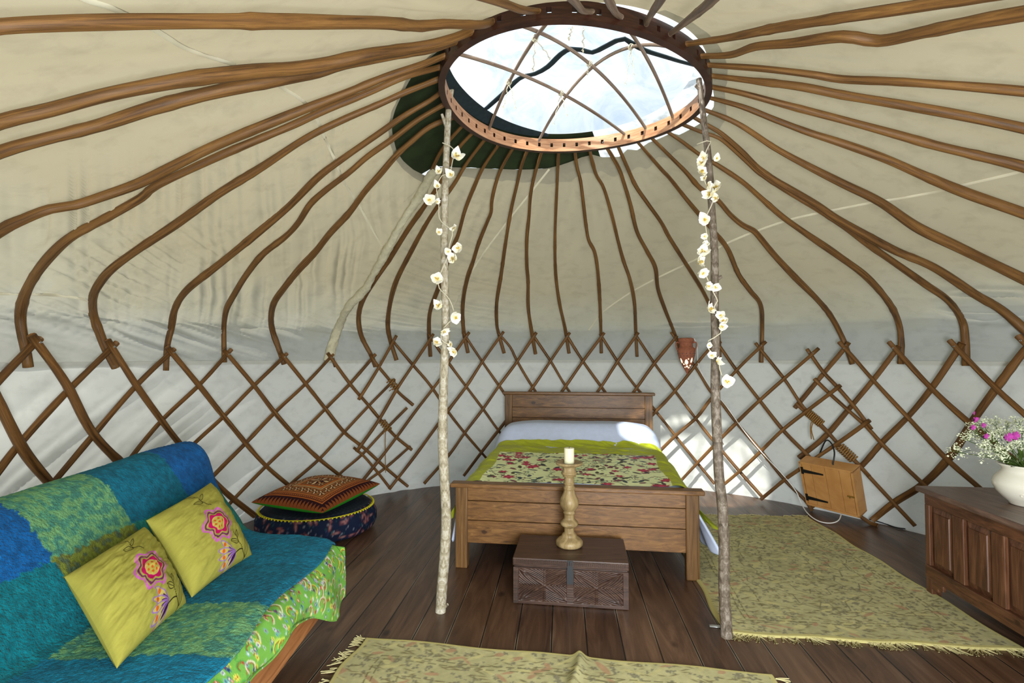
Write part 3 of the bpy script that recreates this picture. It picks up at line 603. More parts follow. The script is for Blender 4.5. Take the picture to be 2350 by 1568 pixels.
left = [([(-60, 812), (0, 929), (43, 1015), (75, 1064), (126, 1124), (200, 1215)], g1, .022), ([(72, 769), (152, 883), (212, 992), (295, 1079), (400, 1180), (450, 1225)], g1, .022), ([(247, 780), (316, 889), (373, 969), (425, 1033), (517, 1130), (585, 1185)], g1, .02),
 ([(384, 797), (456, 883), (519, 964), (600, 1058), (661, 1113), (715, 1157)], g1, .018), ([(513, 801), (583, 886), (632, 949), (684, 1007), (732, 1054), (781, 1093), (830, 1132)], g1, .017), ([(643, 809), (701, 881), (747, 938), (790, 992), (836, 1030), (884, 1073), (936, 1116)], g1, .016),
 ([(752, 810), (804, 883), (844, 929), (879, 970), (909, 1003), (945, 1033)], g1, .016), ([(849, 814), (867, 840), (893, 872), (914, 901), (948, 930)], g1, .016), ([(812, 1027), (836, 1048), (865, 1083), (893, 1119)], g1-.03, .013),
 ([(92, 776), (69, 797), (0, 869), (-50, 925)], g2, .02), ([(268, 786), (161, 892), (52, 1012), (0, 1076), (-50, 1140)], g2, .018), ([(400, 801), (313, 886), (221, 990), (123, 1107), (95, 1140)], g2, .017), ([(531, 803), (462, 878), (373, 964), (293, 1061), (215, 1160)], g2, .015),
 ([(659, 811), (583, 886), (516, 954), (430, 1033), (330, 1150)], g2, .015), ([(765, 813), (701, 881), (632, 947), (563, 1018), (500, 1081), (430, 1160)], g2, .015), ([(862, 813), (804, 881), (747, 938), (684, 1001), (612, 1070), (537, 1145), (510, 1175)], g2, .015),
 ([(906, 870), (844, 935), (790, 992), (732, 1054), (669, 1110), (625, 1155)], g2, .014), ([(934, 937), (873, 998), (830, 1044), (778, 1090), (735, 1140)], g2, .014), ([(942, 1024), (887, 1073), (844, 1104), (815, 1130)], g2, .014)]
lattice('lattice_panel', 'round-pole lattice section behind the sofa and floor cushions', [(a, b, c, o_) for a, b, c in left])
f1, f2 = 2.752, 2.787
o_ = (.6, 5.4, 0)
back = [([(910, 771), (868, 845), (823, 918)], f1, .015), ([(995, 766), (948, 838), (910, 895), (867, 967), (818, 1038)], f1, .015), ([(1077, 763), (1031, 829), (1011, 869), (948, 952), (905, 1010), (859, 1070), (820, 1120)], f1, .015),
 ([(1156, 762), (1107, 830), (1070, 887), (1030, 941), (988, 998), (939, 1064), (893, 1124)], f1, .015), ([(1231, 763), (1187, 830), (1144, 887), (1107, 941), (1067, 994), (1030, 1045), (973, 1110)], f1, .015), ([(1308, 763), (1263, 830), (1224, 887), (1180, 942), (1139, 995), (1100, 1045), (1064, 1092)], f1, .015),
 ([(1387, 763), (1338, 830), (1298, 887), (1240, 965), (1190, 1030), (1150, 1085)], f1, .015), ([(1465, 763), (1417, 830), (1378, 891), (1320, 965), (1230, 1080)], f1, .015), ([(1554, 770), (1502, 834), (1459, 894), (1400, 970), (1320, 1080)], f1, .015),
 ([(1655, 785), (1626, 804), (1549, 897), (1502, 948), (1440, 1015), (1390, 1075)], f1, .015), ([(1758, 784), (1691, 850), (1630, 917), (1599, 958), (1546, 1005), (1490, 1060)], f1, .015), ([(1879, 800), (1799, 869), (1741, 922), (1691, 970), (1636, 1025), (1562, 1105)], f1, .015),
 ([(1929, 884), (1856, 940), (1795, 989), (1744, 1038), (1693, 1085), (1650, 1122)], f1, .015), ([(1996, 964), (1925, 1016), (1834, 1078), (1800, 1101), (1746, 1146)], f1, .016), 
 ([(902, 783), (948, 838), (988, 886), (1030, 947), (1067, 994), (1104, 1038), (1140, 1080)], f2, .014), ([(982, 766), (1011, 809), (1030, 834), (1070, 887), (1110, 941), (1141, 985), (1200, 1060)], f2, .014), ([(1062, 763), (1107, 830), (1144, 884), (1200, 965), (1270, 1060)], f2, .014),
 ([(1142, 763), (1171, 797), (1187, 830), (1224, 891), (1300, 1000), (1340, 1060)], f2, .014), ([(1221, 765), (1264, 830), (1301, 891), (1380, 1000), (1420, 1060)], f2, .014), ([(1298, 765), (1338, 830), (1380, 888), (1450, 980), (1510, 1060)], f2, .014), ([(1377, 767), (1417, 829), (1459, 888), (1530, 975), (1590, 1050), (1640, 1112)], f2, .014),
 ([(1457, 767), (1502, 834), (1549, 897), (1596, 961), (1636, 1011), (1660, 1038), (1700, 1085), (1750, 1142)], f2, .014), ([(1540, 762), (1596, 844), (1629, 897), (1655, 924), (1691, 971), (1748, 1038), (1800, 1102), (1848, 1148), (1864, 1172)], f2, .014),
 ([(1645, 784), (1691, 851), (1745, 922), (1799, 989), (1851, 1042), (1915, 1110), (1978, 1188), (2014, 1212)], f2, .015), ([(1734, 787), (1799, 869), (1844, 936), (1894, 985), (1925, 1020), (1957, 1052), (1995, 1094)], f2, .015), ([(1852, 802), (1887, 852), (1923, 890), (1963, 936), (2000, 985)], f2, .015),
 ([(1869, 869), (1902, 901), (1948, 943), (1990, 982), (2024, 1020), (2075, 1070), (2118, 1110), (2170, 1160)], f2, .016)]
lattice('lattice_panel', 'round-pole lattice section running behind the bed and terracotta lamp', [(a, b, c, o_) for a, b, c in back])
o_ = (3.1, 3.3, 0)
right = [([(1925, 786), (1959, 821), (2003, 871), (2080, 955), (2166, 1048), (2243, 1115), (2300, 1165)], g1, .0165), ([(2040, 786), (2131, 884), (2223, 970), (2350, 1075)], g1, .019), ([(2179, 781), (2284, 890), (2350, 951), (2450, 1045)], g1, .017), ([(2336, 771), (2420, 855), (2500, 930)], g1, .019),
 ([(1826, 927), (1860, 958), (1890, 985), (1955, 1050), (2000, 1100), (2050, 1155), (2100, 1208)], g1, .014),
 ([(1948, 786), (1936, 802), (1894, 852), (1841, 917), (1824, 937)], g2, .019), ([(2063, 794), (2005, 871), (1948, 940), (1894, 1001), (1834, 1050)], g2, .021), ([(2208, 787), (2139, 890), (2086, 955), (2024, 1016), (1978, 1068), (1915, 1125), (1858, 1175)], g2, .022), ([(2372, 782), (2350, 806), (2288, 890), (2235, 963), (2182, 1045), (2119, 1112), (2052, 1155), (2003, 1193)], g2, .024)]
lattice('lattice_panel', 'thick round-pole lattice section behind the wooden box and flower jug', [(a, b, c, o_) for a, b, c in right])
# rope lashings
def lashing(pa, pb, R, r, turns, label, tails=()):
    A, B = hit_cyl(pa, R), hit_cyl(pb, R); n = turns*12; t = np.linspace(0, 1, n); ax = (B-A)/np.linalg.norm(B-A); u = np.cross(ax, [0, 0, 1.]); u /= np.linalg.norm(u); v = np.cross(ax, u)
    P = A[None]*(1-t)[:, None]+B[None]*t[:, None]+np.outer(np.cos(t*turns*2*PI)*r, u)+np.outer(np.sin(t*turns*2*PI)*r*1.25, v)
    mb = MB(); mb.add(*tube(P, .0062, 6, .1))
    for tl in tails:
        Q = [hit_cyl(p, R-.03) for p in tl]; mb.add(*tube(smooth_path(Q, .02), .004, 6, .1))
    o = mb.build('rope_lashing', M['rope']); tag(o, label, 'rope', 'rope lashings on the lattice')
lashing((893, 872), (910, 893), f1+.005, .026, 4, 'brown rope lashing on the left lattice overlap, upper of two', [[(905, 890), (893, 898)]])
lashing((876, 966), (893, 988), g1, .024, 5, 'brown rope lashing with a long hanging cord on the left lattice overlap', [[(885, 985), (884, 1020), (885, 1085)], [(885, 980), (879, 997)]])
lashing((1853, 946), (1886, 974), f2, .026, 9, 'tan rope lashing with two dangling ends above the wooden box', [[(1868, 965), (1862, 985), (1868, 1010)], [(1866, 962), (1860, 978), (1862, 1008)]])
lashing((1926, 1024), (1961, 1056), f2, .028, 8, 'tan rope lashing on the lattice touching the top of the wooden box')
# ------------------------------------------------------------------ support poles + garlands
LP = [(1011, 1394), (1015, 1340), (1020, 1280), (1024, 1190), (1019, 1080), (1016, 1000), (1018, 883), (1023, 740), (1020, 615), (1021, 455), (1026, 318), (1029, 260), (1033, 207)]
RP = [(1668, 1452), (1662, 1358), (1662, 1268), (1659, 1179), (1650, 1090), (1647, 1024), (1642, 909), (1642, 794), (1640, 680), (1640, 584), (1634, 488), (1626, 366), (1615, 275), (1607, 206), (1604, 182)]
def support(px, y0, y1, r0, r1, m, label, stubs, name):
    n = len(px); P = [at_y(p, y0+(y1-y0)*k/(n-1)) for k, p in enumerate(px)]; P[0][2] = 0.0
    root = thing(name, (P[0][0], P[0][1], 0), label, 'support pole', 'support poles under the crown ring')
    Q = smooth_path(P, .025); d = np.linspace(0, 1, len(Q)); V, Fc, U = tube(Q, r0+(r1-r0)*d**1.1, 14, .055, seed=int(r0*1e4)); V[:, 2] = np.maximum(V[:, 2], 0)
    mk('trunk', V, Fc, m, root, uv=U)
    for (p, q) in stubs:
        yy = np.interp(-p[1], [-x[1] for x in px], np.linspace(y0, y1, n)); A = at_y(p, yy); B = at_y(q, yy-.01)
        V, Fc, U = tube([A, (A+B)/2, B], [.011, .009, .007], 7, .1); mk('branch_stub', V, Fc, m, root, uv=U)
    return root, Q
lp, LQ = support(LP, 2.71, 2.72, .0275, .0155, M['birch'], 'pale barked support pole with garland standing left of the bed', [((1024, 290), (1014, 262)), ((1028, 268), (1039, 206)), ((1012, 1000), (1006, 984)), ((1020, 1392), (1027, 1388))], 'support_pole')
rp_, RQ = support(RP, 2.47, 2.56, .0265, .0135, M['dbark'], 'dark grey barked support pole with garland standing right of the bed', [((1608, 205), (1596, 196)), ((1645, 640), (1657, 634)), ((1650, 1010), (1658, 1022))], 'support_pole')
mb = MB(); A = at_z((1640, 1440), 0); mb.add(*box(A+[.012, 0, .004], (.07, .022, .004), (.98, -.2, 0), (.2, .98, 0))); mb.add(*box(A+[.045, -.008, .022], (.004, .022, .04), (.98, -.2, 0), (.2, .98, 0)))
tag(mb.build('angle_bracket', M['steel']), 'small steel angle bracket on the floor at the foot of the grey pole', 'bracket')
M['petal'] = m_vcol('paper_petal', .8, .1, 60, 0, .002, .2)
def flower_mesh(seed, r=.031):
    g = np.random.default_rng(seed); mb = MB()
    for k in range(7):
        a = k*2*PI/7+g.uniform(-.3, .3); L = r*g.uniform(.7, 1.15); up = g.uniform(.2, 1.9); wd = r*g.uniform(.5, .8)
        V = []; C = []
        for s in np.linspace(0, 1, 6):
            for q in (-1, -.5, 0, .5, 1):
                w_ = wd*math.sin(PI*min(.96, .15+s*.8))*q; rad = L*s; hgt = L*up*s**1.4*.8-abs(q)*.1*L+g.uniform(-.05, .05)*L
                V.append((math.cos(a)*rad-math.sin(a)*w_, math.sin(a)*rad+math.cos(a)*w_, hgt)); C.append(lin(*(np.array([228, 210, 140])*(1-s)**2.2+np.array([240, 238, 226])*(1-(1-s)**2.2))))
        mb.add(V, grid(6, 5)); mb.C[-1] = np.array(C)
    for k in range(5):
        q = g.normal(size=3)*.004; V, Fc, U = tube([q, q+[0, 0, .012]], .003, 5); mb.add(V, Fc); mb.C[-1] = np.broadcast_to(lin(214, 182, 70), (len(V), 3))
    return mb
def garland(root_label, Q, y, px, string):
    root = thing('flower_garland', at_y(px[0], y), root_label, 'garland', 'flower garlands on the support poles')
    P = smooth_path([at_y(p, y) for p in string], .02); d = np.arange(len(P)); P = P+np.c_[np.sin(d*.9), np.cos(d*.7), np.sin(d*.5)]*.005
    V, Fc, U = tube(P, .0026, 5); mk('string', V, Fc, M['string'], root)
    protos = []
    for k, p in enumerate(px):
        W = at_y(p[:2], y-.01); s = (p[2] if len(p) > 2 else 1)
        if k < 4: o = flower_mesh(k+50).build('flower', M['petal'], None, smooth=True, origin=(0, 0, 0)); o.parent = root; protos.append(o)
        else: o = protos[k % 4].copy(); COL.objects.link(o); o.parent = root
        g = np.random.default_rng(k*3+int(p[0])); o.location = W-WLOC[root.name]; o.rotation_euler = (g.uniform(.9, 2.0), g.uniform(-.5, .5), g.uniform(-1, 1)); o.scale = (s, s, s*g.uniform(.8, 1.1))
garland('cream fabric flower garland twined on the pale support pole', LQ, 2.655, [(1046, 360, 1.2), (1035, 402, .9), (985, 460, 1.1), (1052, 570, .9), (1007, 395, .7), (1004, 428, .7), (1003, 464, .6), (1043, 525, .7), (1006, 534, .6), (1028, 578, .7), (1040, 595, 1.1), (1003, 641, 1.1), (1007, 703, .9), (1045, 729, 1.15), (1018, 762, .9), (1001, 787, .9), (1035, 791, .6), (1043, 808, .9)],
 [(1015, 327), (1030, 335), (1042, 355), (1034, 395), (1012, 400), (1004, 440), (1010, 500), (1036, 530), (1032, 570), (1022, 600), (1012, 630), (1006, 660), (1034, 690), (1040, 725), (1020, 750), (1014, 780), (1030, 792), (1042, 805)])
garland('cream fabric flower garland hanging down the dark grey support pole', RQ, 2.44, [(1615, 364, .9), (1609, 396, 1.1), (1629, 447, 1.15), (1644, 432, 1.1), (1608, 376, .8), (1645, 364, .6), (1617, 410, .6), (1625, 426, .7), (1643, 455, .7), (1618, 505, 1), (1617, 543, .6), (1619, 562, .6), (1612, 580, 1), (1605, 603, 1.1), (1613, 628, .9), (1625, 657, .7), (1641, 659, .7), (1629, 712, 1), (1654, 725, .8), (1660, 737, .7), (1655, 750, .7), (1628, 793, .5), (1633, 817, .7), (1647, 830, .7), (1667, 876, 1)],
 [(1600, 330), (1620, 325), (1630, 328), (1618, 360), (1610, 395), (1626, 430), (1634, 460), (1622, 505), (1618, 560), (1614, 620), (1630, 650), (1645, 690), (1638, 705), (1654, 730), (1652, 765), (1628, 780), (1628, 800), (1645, 825), (1654, 850), (1664, 872)])
# ------------------------------------------------------------------ painted patterns (vertex colours)
def gridq(nu, nv):
    i, j = np.meshgrid(np.arange(nu-1), np.arange(nv-1), indexing='ij'); a = i*nv+j
    return np.stack([a, a+nv, a+nv+1, a+1], -1).reshape(-1, 4)
def mkq(name, V, nu, nv, m, parent=None, origin=None, col=None, kind=None, label=None, flip=False):
    V = np.asarray(V, float).reshape(-1, 3); Fq = gridq(nu, nv)
    if flip: Fq = Fq[:, ::-1]
    if parent is not None: org = WLOC[parent.name]
    elif origin is not None: org = np.array(origin, float)
    else: org = np.array([(V[:, 0].min()+V[:, 0].max())/2, (V[:, 1].min()+V[:, 1].max())/2, V[:, 2].min()])
    me = bpy.data.meshes.new(name); me.vertices.add(len(V)); me.vertices.foreach_set('co', (V-org).ravel())
    me.loops.add(len(Fq)*4); me.loops.foreach_set('vertex_index', Fq.ravel().astype(np.int32)); me.polygons.add(len(Fq))
    me.polygons.foreach_set('loop_start', np.arange(len(Fq), dtype=np.int32)*4)
    me.update(calc_edges=True); me.polygons.foreach_set('use_smooth', [True]*len(Fq))
    if col is not None:
        ca = me.color_attributes.new('Col', 'FLOAT_COLOR', 'POINT'); c = np.ones((len(V), 4)); c[:, :3] = np.asarray(col).reshape(-1, 3); ca.data.foreach_set('color', c.ravel())
    me.materials.append(m); o = bpy.data.objects.new(name, me); COL.objects.link(o)
    if parent is not None: o.parent = parent
    else: o.location = org
    WLOC[o.name] = org
    if kind: o['kind'] = kind
    if label: o['label'] = label
    return o
class Paint:
    """colour field on [0,w]x[0,h] metres, n x m samples"""
    def __init__(s, w, h, n, m, base): s.w, s.h, s.n, s.m = w, h, n, m; s.x, s.y = np.meshgrid(np.linspace(0, w, n), np.linspace(0, h, m), indexing='ij'); s.c = np.ones((n, m, 3))*lin(*base); s.pz = w/(n-1)
    def win(s, x, y, r):
        i0 = int(max(0, (x-r)/s.w*(s.n-1))); i1 = int(min(s.n, (x+r)/s.w*(s.n-1)+2)); j0 = int(max(0, (y-r)/s.h*(s.m-1))); j1 = int(min(s.m, (y+r)/s.h*(s.m-1)+2))
        return slice(i0, max(i0, i1)), slice(j0, max(j0, j1))
    def put(s, sl, d, col):          # d<0 inside, metres
        a = np.clip(.5-d/s.pz, 0, 1)[..., None]; s.c[sl] = s.c[sl]*(1-a)+lin(*col)*a
    def ell(s, x, y, a, b, ang, col, petals=0, depth=.25):
        sl = s.win(x, y, max(a, b)*1.3); X = s.x[sl]-x; Y = s.y[sl]-y; c, q = math.cos(ang), math.sin(ang); u = (X*c+Y*q)/a; v = (-X*q+Y*c)/b; r = np.hypot(u, v)
        lim = 1
        if petals: lim = 1-depth*(.5+.5*np.cos(petals*np.arctan2(v, u)))
        s.put(sl, (r-lim)*min(a, b), col)
    def line(s, pts, wd, col, dash=0):
        acc = 0
        for (x0, y0), (x1, y1) in zip(pts[:-1], pts[1:]):
            mx_, my_ = (x0+x1)/2, (y0+y1)/2; L = math.hypot(x1-x0, y1-y0)+1e-9; sl = s.win(mx_, my_, L/2+wd*2); X = s.x[sl]-x0; Y = s.y[sl]-y0
            t = np.clip((X*(x1-x0)+Y*(y1-y0))/L/L, 0, 1); d = np.hypot(X-t*(x1-x0), Y-t*(y1-y0))-wd/2
            if dash: d = np.where(((acc+t*L)/dash) % 1 > .72, 1, d)
            s.put(sl, d, col); acc += L
    def curve(s, pts, wd, col, dash=0):
        P = smooth_path(np.c_[np.array(pts, float), np.zeros(len(pts))], .01); s.line([tuple(p[:2]) for p in P], wd, col, dash)
    def leaf(s, x, y, L, b, ang, col, edge=None):
        sl = s.win(x, y, L); X = s.x[sl]-x; Y = s.y[sl]-y; c, q = math.cos(ang), math.sin(ang); u = (X*c+Y*q)/L; v = (-X*q+Y*c); wd = b*np.sqrt(np.clip(np.sin(np.clip(u, 0, 1)*PI), 0, 1))*(1-.3*u)
        d = np.where((u < 0) | (u > 1), 1, np.abs(v)-wd)
        if edge: s.put(sl, d, edge); s.put(sl, d+s.pz*2.4, col)
        else: s.put(sl, d, col)
# ------------------------------------------------------------------ furniture woods
ax = math.radians(-8)
M['bedwood'] = m_wood('pine_bed', (76, 50, 24), (116, 80, 42), (146, 106, 60), (1.6, 34, 34), (0, 0, .13), .42)
M['bedpost'] = m_wood('pine_post', (72, 48, 24), (110, 78, 42), (140, 104, 60), (30, 30, 1.6), (0, 0, .13), .42, False)
M['chest'] = m_wood('dark_oak', (40, 27, 22), (66, 46, 37), (92, 68, 54), (2.5, 26, 26), (0, 0, .13), .38, False)
M['coffer'] = m_wood('brown_pine', (54, 32, 20), (90, 57, 37), (122, 82, 56), (24, 24, 2.2), (0, 0, 0), .38, True)
M['coffertop'] = m_wood('brown_pine_top', (70, 52, 44), (104, 80, 68), (132, 106, 90), (26, 2.4, 24), (0, 0, -.11), .36, False)
M['cofferrail'] = m_wood('brown_pine_rail', (54, 32, 20), (90, 57, 37), (120, 80, 54), (26, 2.4, 24), (0, 0, -.11), .36, True)
F0 = np.array([.374, 3.20, 0]); ba = math.radians(7.8); BU = np.array([math.cos(ba), -math.sin(ba), 0]); BV = np.array([math.sin(ba), math.cos(ba), 0]); ZZ_ = np.array([0, 0, 1.])
BL = lambda u, v, z: F0+np.multiply.outer(u, BU)+np.multiply.outer(v, BV)+np.multiply.outer(z, ZZ_)
bed = thing('bed', F0, 'double bed with planked pine headboard and footboard', 'bed')
def bb(name, u, v, z, s, m, parent, bev=.006, label=None):
    V, Fc = box(BL(u, v, z), s, BU, BV); return mk(name, V, Fc, m, parent, smooth=False, auto=bev, label=label)
fb = mk('footboard', *box(BL(0, 0, .33), (1.30, .028, .345), BU, BV), M['bedwood'], bed, smooth=False)
fb.data.clear_geometry(); 
mb = MB(); 
for z0, z1 in ((.152, .288), (.292, .408), (.412, .495)): mb.add(*box(BL(0, 0, (z0+z1)/2), (1.31, .026, z1-z0-.001), BU, BV))
bpy.data.objects.remove(fb); mb.add(*box(BL(0, .011, .32), (1.31, .004, .33), BU, BV)); fb = mb.build('footboard', M['bedwood'], bed, smooth=False, auto=.003)
for s in (-1, 1):
    bb('foot_post', .69*s, 0, .2475, (.076, .062, .495), M['bedpost'], bed); bb('head_post', .69*s, 2.05, .4625, (.076, .062, .925), M['bedpost'], bed)
    bb('side_rail', .69*s, 1.02, .24, (.03, 1.98, .15), M['bedwood'], bed)
bb('foot_cap', 0, -.005, .508, (1.515, .085, .026), M['bedwood'], bed, .006); bb('head_cap', 0, 2.05, .938, (1.50, .09, .028), M['bedwood'], bed, .006)
mb = MB()
for z0, z1 in ((.30, .56), (.565, .69), (.695, .795), (.80, .922)): mb.add(*box(BL(0, 2.05, (z0+z1)/2), (1.31, .026, z1-z0-.001), BU, BV))
mb.add(*box(BL(0, 2.064, .6), (1.31, .006, .62), BU, BV)); mb.build('headboard', M['bedwood'], bed, smooth=False, auto=.003)
M['linen'] = m_plain('white_linen', (206, 218, 246), .8, .2, .02, .12, 18)
V, Fc = box(BL(0, 1.03, .35), (1.34, 1.96, .22), BU, BV); mt = mk('mattress', V, Fc, M['linen'], smooth=True, auto=.05); tag(mt, 'thick mattress under the white duvet on the pine bed', 'mattress')
def bed_surf(s, v, lift=0.0, hemL=.16, hemR=.12, flare=0.):
    """s signed arc across the bed, v metres from the foot"""
    sg = np.sign(s); a = np.abs(s); x0, rad = .60, .11
    th = np.clip((a-x0)/rad, 0, PI/2); down = np.clip(a-x0-rad*PI/2, 0, None)
    ss = lambda e0, e1, x: (lambda t: t*t*(3-2*t))(np.clip((x-e0)/(e1-e0), 0, 1))
    top = .505+.02*ss(.1, .9, v)+.17*ss(1.22, 1.56, v)*(1-.55*ss(1.72, 1.95, v))*(1-.35*np.clip(np.minimum(a, .71)/.71, 0, 1)**5)
    top = top+.010*(fbm(s*3+5, v*3)-.5)
    x = np.minimum(a, x0)+rad*np.sin(th)+.05*down+flare*down*np.clip(1-v/.5, 0, 1)
    z = top-rad*(1-np.cos(th))-down*.97
    z = np.maximum(z, np.where(s < 0, hemL, hemR)+.0)
    fold = .016*np.sin(v*19+s*2)+.012*np.sin(v*37+1); x = x+fold*np.clip(down*4, 0, 1)+lift*np.sin(np.clip(th, 0, PI/2))
    z = z+lift*np.cos(th)
    return BL(sg*x, v, z)
nu, nv = 150, 150; s_, v_ = np.meshgrid(np.linspace(-1.06, 1.06, nu), np.linspace(.045, 1.985, nv), indexing='ij')
d_ = mkq('duvet', bed_surf(s_, v_, .0, .13, .12, np.where(s_ > 0, .55, .2)), nu, nv, M['linen'], flip=True); tag(d_, 'white duvet plumped over the pillows and hanging down both bed sides', 'duvet')
o = d_.modifiers.new('thick', 'SOLIDIFY'); o.thickness = .012; o.offset = -1
# quilt
def floral(w, h, n, m):
    P = Paint(w, h, n, m, (238, 246, 186)); g = np.random.default_rng(3)
    for k in range(340):
        x, y = g.uniform(0, w), g.uniform(0, h); a = g.uniform(-1, 1)+(PI if g.random() < .5 else 0); pts = [(x, y)]
        for q in range(4): a += g.uniform(-.6, .6); pts.append((pts[-1][0]+math.cos(a)*.03, pts[-1][1]+math.sin(a)*.03))
        P.line(pts, .004, (70, 40, 44))
        for q in pts: P.leaf(q[0], q[1], g.uniform(.015, .03), .005, g.uniform(0, 6), [(40, 78, 70), (60, 46, 60), (92, 178, 150), (34, 60, 40), (120, 60, 70)][g.integers(5)])
    for k in range(330): P.leaf(g.uniform(0, w), g.uniform(0, h), g.uniform(.04, .08), .016, g.uniform(0, 6), [(28, 54, 66), (52, 30, 46), (66, 60, 26), (110, 30, 56)][g.integers(4)])
    for k in range(80):
        x, y = g.uniform(0, w), g.uniform(0, h); r = g.uniform(.028, .046); P.ell(x, y, r*1.2, r, g.uniform(0, 3), (158, 12, 56), 6, .4); P.ell(x, y, r*.6, r*.5, g.uniform(0, 3), (206, 34, 84), 5, .4)
    return P.c
nu, nv = 460, 360; S0_, S1_ = -.90, .90; V0_, V1_ = .035, 1.32
s_, v_ = np.meshgrid(np.linspace(S0_, S1_, nu), np.linspace(V0_, V1_, nv), indexing='ij')
fl = floral(S1_-S0_, V1_-V0_, nu, nv)
grn = np.ones((nu, nv, 3))*lin(172, 180, 42)*(.9+.2*fbm(s_*30, v_*30)[..., None]); inside = (np.abs(s_+.0) < .585+.01*np.sin(v_*9)) & (v_ < .92+.008*np.sin(s_*11))
colq = np.where(inside[..., None], fl, grn)
edge = np.clip((v_-.88)*8, 0, 1); edge = np.maximum(edge, np.clip((np.abs(s_)-.56)*14, 0, 1))
lift = .018+edge*.022*(fbm(s_*9+v_*4, v_*17+s_*5, 3)-.35)*1.6+.005*(fbm(s_*14, v_*14)-.5)
Vq = bed_surf(s_, v_, lift, .2, .25, np.where(s_ > 0, 1.05, .4))
M['quilt'] = m_vcol('quilt_cloth', .5, .15, 90, 0, .003, 0, .4)
q_ = mkq('quilt', Vq, nu, nv, M['quilt'], col=colq, flip=True); tag(q_, 'floral quilt with wide shiny lime green border across the foot of the bed', 'quilt')
# ------------------------------------------------------------------ small carved chest
c0 = np.array([.007, 2.80, 0]); cu = np.array([.592, -.078, 0]); cu /= np.linalg.norm(cu); cv = np.array([-cu[1], cu[0], 0]); CWd, CD, CH = .597, .355, .242
CL = lambda u, v, z: c0+np.multiply.outer(u, cu)+np.multiply.outer(v, cv)+np.multiply.outer(z, ZZ_)
ch = thing('carved_chest', c0+cu*.3+cv*.18, 'small dark carved wooden chest on the floorboards in front of the footboard', 'chest')
V, Fc = box(CL(CWd/2, CD/2+.006, .1), (CWd-.004, CD-.014, .192), cu, cv); mk('box_body', V, Fc, M['chest'], ch, smooth=False, auto=.004)
nu, nv = 420, 150; U_, W_ = np.meshgrid(np.linspace(0, 1, nu), np.linspace(0, 1, nv), indexing='ij')
x = U_*CWd; z = .004+W_*.188; ib = (x > .028) & (x < CWd-.028) & (z > .018) & (z < .185)
lu = ((x-.028)/(CWd-.056)*2) % 1*2-1; lv = (z-.018)/(.167)*2-1; A_, B_2 = np.abs(lu), np.abs(lv)
hor = A_ > B_2; along = np.where(hor, A_, B_2); acr = np.where(hor, B_2, A_)
ph = along-1.1*acr*(1-.45*acr)
carve = -.5+.5*np.sin(ph*27+.0)
diag = np.exp(-((A_-B_2)/.05)**2); rib = np.exp(-(acr/.03)**2)
dd = .0052*carve*(1-diag)+.003*diag+.002*rib; dd = np.where(ib, dd, .001*np.sin(z*900)*(x < .02)); dd = dd*1.3-np.where(ib, .004, 0)
ctrm = np.abs(x-CWd/2) < .018; dd = np.where(ctrm & (z > .10), .0005, np.where(ctrm & ib, .002*np.sign(np.sin(z*500)), dd))
Vf = CL(x, .0-dd, z); mkq('carved_front', Vf, nu, nv, M['chest'], ch, flip=False)
V, Fc = box(CL(CWd/2, CD/2, .2205), (CWd+.006, CD+.012, .043), cu, cv); mk('lid', V, Fc, M['chest'], ch, smooth=False, auto=.005)
mb = MB()
for k in range(56): mb.add(*box(CL(.02+k*.0102, -.008, .222+.003*(k % 2)), (.004, .005, .02), cu, cv))
mb.build('lid_carving', M['chest'], ch, smooth=False)
mb = MB(); mb.add(*box(CL(CWd/2, -.008, .214), (.03, .005, .05), cu, cv)); mb.add(*box(CL(CWd/2, -.004, .155), (.034, .005, .07), cu, cv))
M['iron'] = m_plain('dark_iron', (34, 38, 42), .5, .5); mb.build('hasp', M['iron'], ch, smooth=False, label='dark iron hasp')
# candlestick
M['turned'] = m_wood('turned_mango', (98, 80, 50), (148, 126, 86), (184, 164, 122), (10, 10, 3), (0, 0, 0), .45, False)
cs = np.array([.322, 2.965, .243]); K = 2.96/1200/6.03
pr = [(1460, 100), (1452, 165), (1430, 182), (1390, 184), (1372, 172), (1350, 150), (1325, 112), (1316, 104), (1300, 100), (1288, 96), (1272, 78), (1262, 66), (1250, 70), (1240, 66), (1230, 70), (1220, 66), (1210, 70), (1200, 66), (1190, 78), (1178, 100), (1160, 118), (1140, 124), (1120, 118), (1100, 98), (1085, 84), (1072, 68), (1062, 72), (1052, 66), (1042, 72), (1030, 68), (1005, 74), (995, 84), (980, 84), (970, 72), (955, 86), (920, 108), (880, 128), (840, 133), (800, 122), (760, 102), (720, 84), (690, 76), (668, 72), (658, 80), (640, 80), (632, 70), (606, 66), (590, 74), (580, 82), (572, 72), (556, 64), (545, 72), (535, 64), (520, 72), (505, 62), (495, 66), (486, 90), (470, 86), (458, 100), (440, 112), (425, 108), (415, 94), (400, 96), (392, 88), (370, 88), (352, 92), (340, 100), (334, 150), (318, 178), (296, 188), (284, 184), (290, 150), (302, 128), (304, 1)]
zc = [((1455-y)*K*.975, r*K) for y, r in pr]; cst = lathe([(r, max(0, z_)) for z_, r in zc], cs, 40); tag(mk('candlestick', cst[0], cst[1], M['turned'], origin=cs), 'tall turned pale wood candlestick standing on the dark carved chest', 'candlestick')
M['wax'] = m_plain('ivory_wax', (236, 230, 196), .5, .4, 0, 0, 1, Subsurface__Weight=.3)
zt = zc[-1][0]+cs[2]+.001
ca = thing('candle', (cs[0], cs[1], zt), 'short ivory pillar candle on top of the turned candlestick', 'candle')
V, Fc, U = lathe([(.027, 0), (.0285, .004), (.0285, .082), (.027, .086), (.021, .084), (.004, .082)], (cs[0], cs[1], zt), 28); mk('wax', V, Fc, M['wax'], ca)
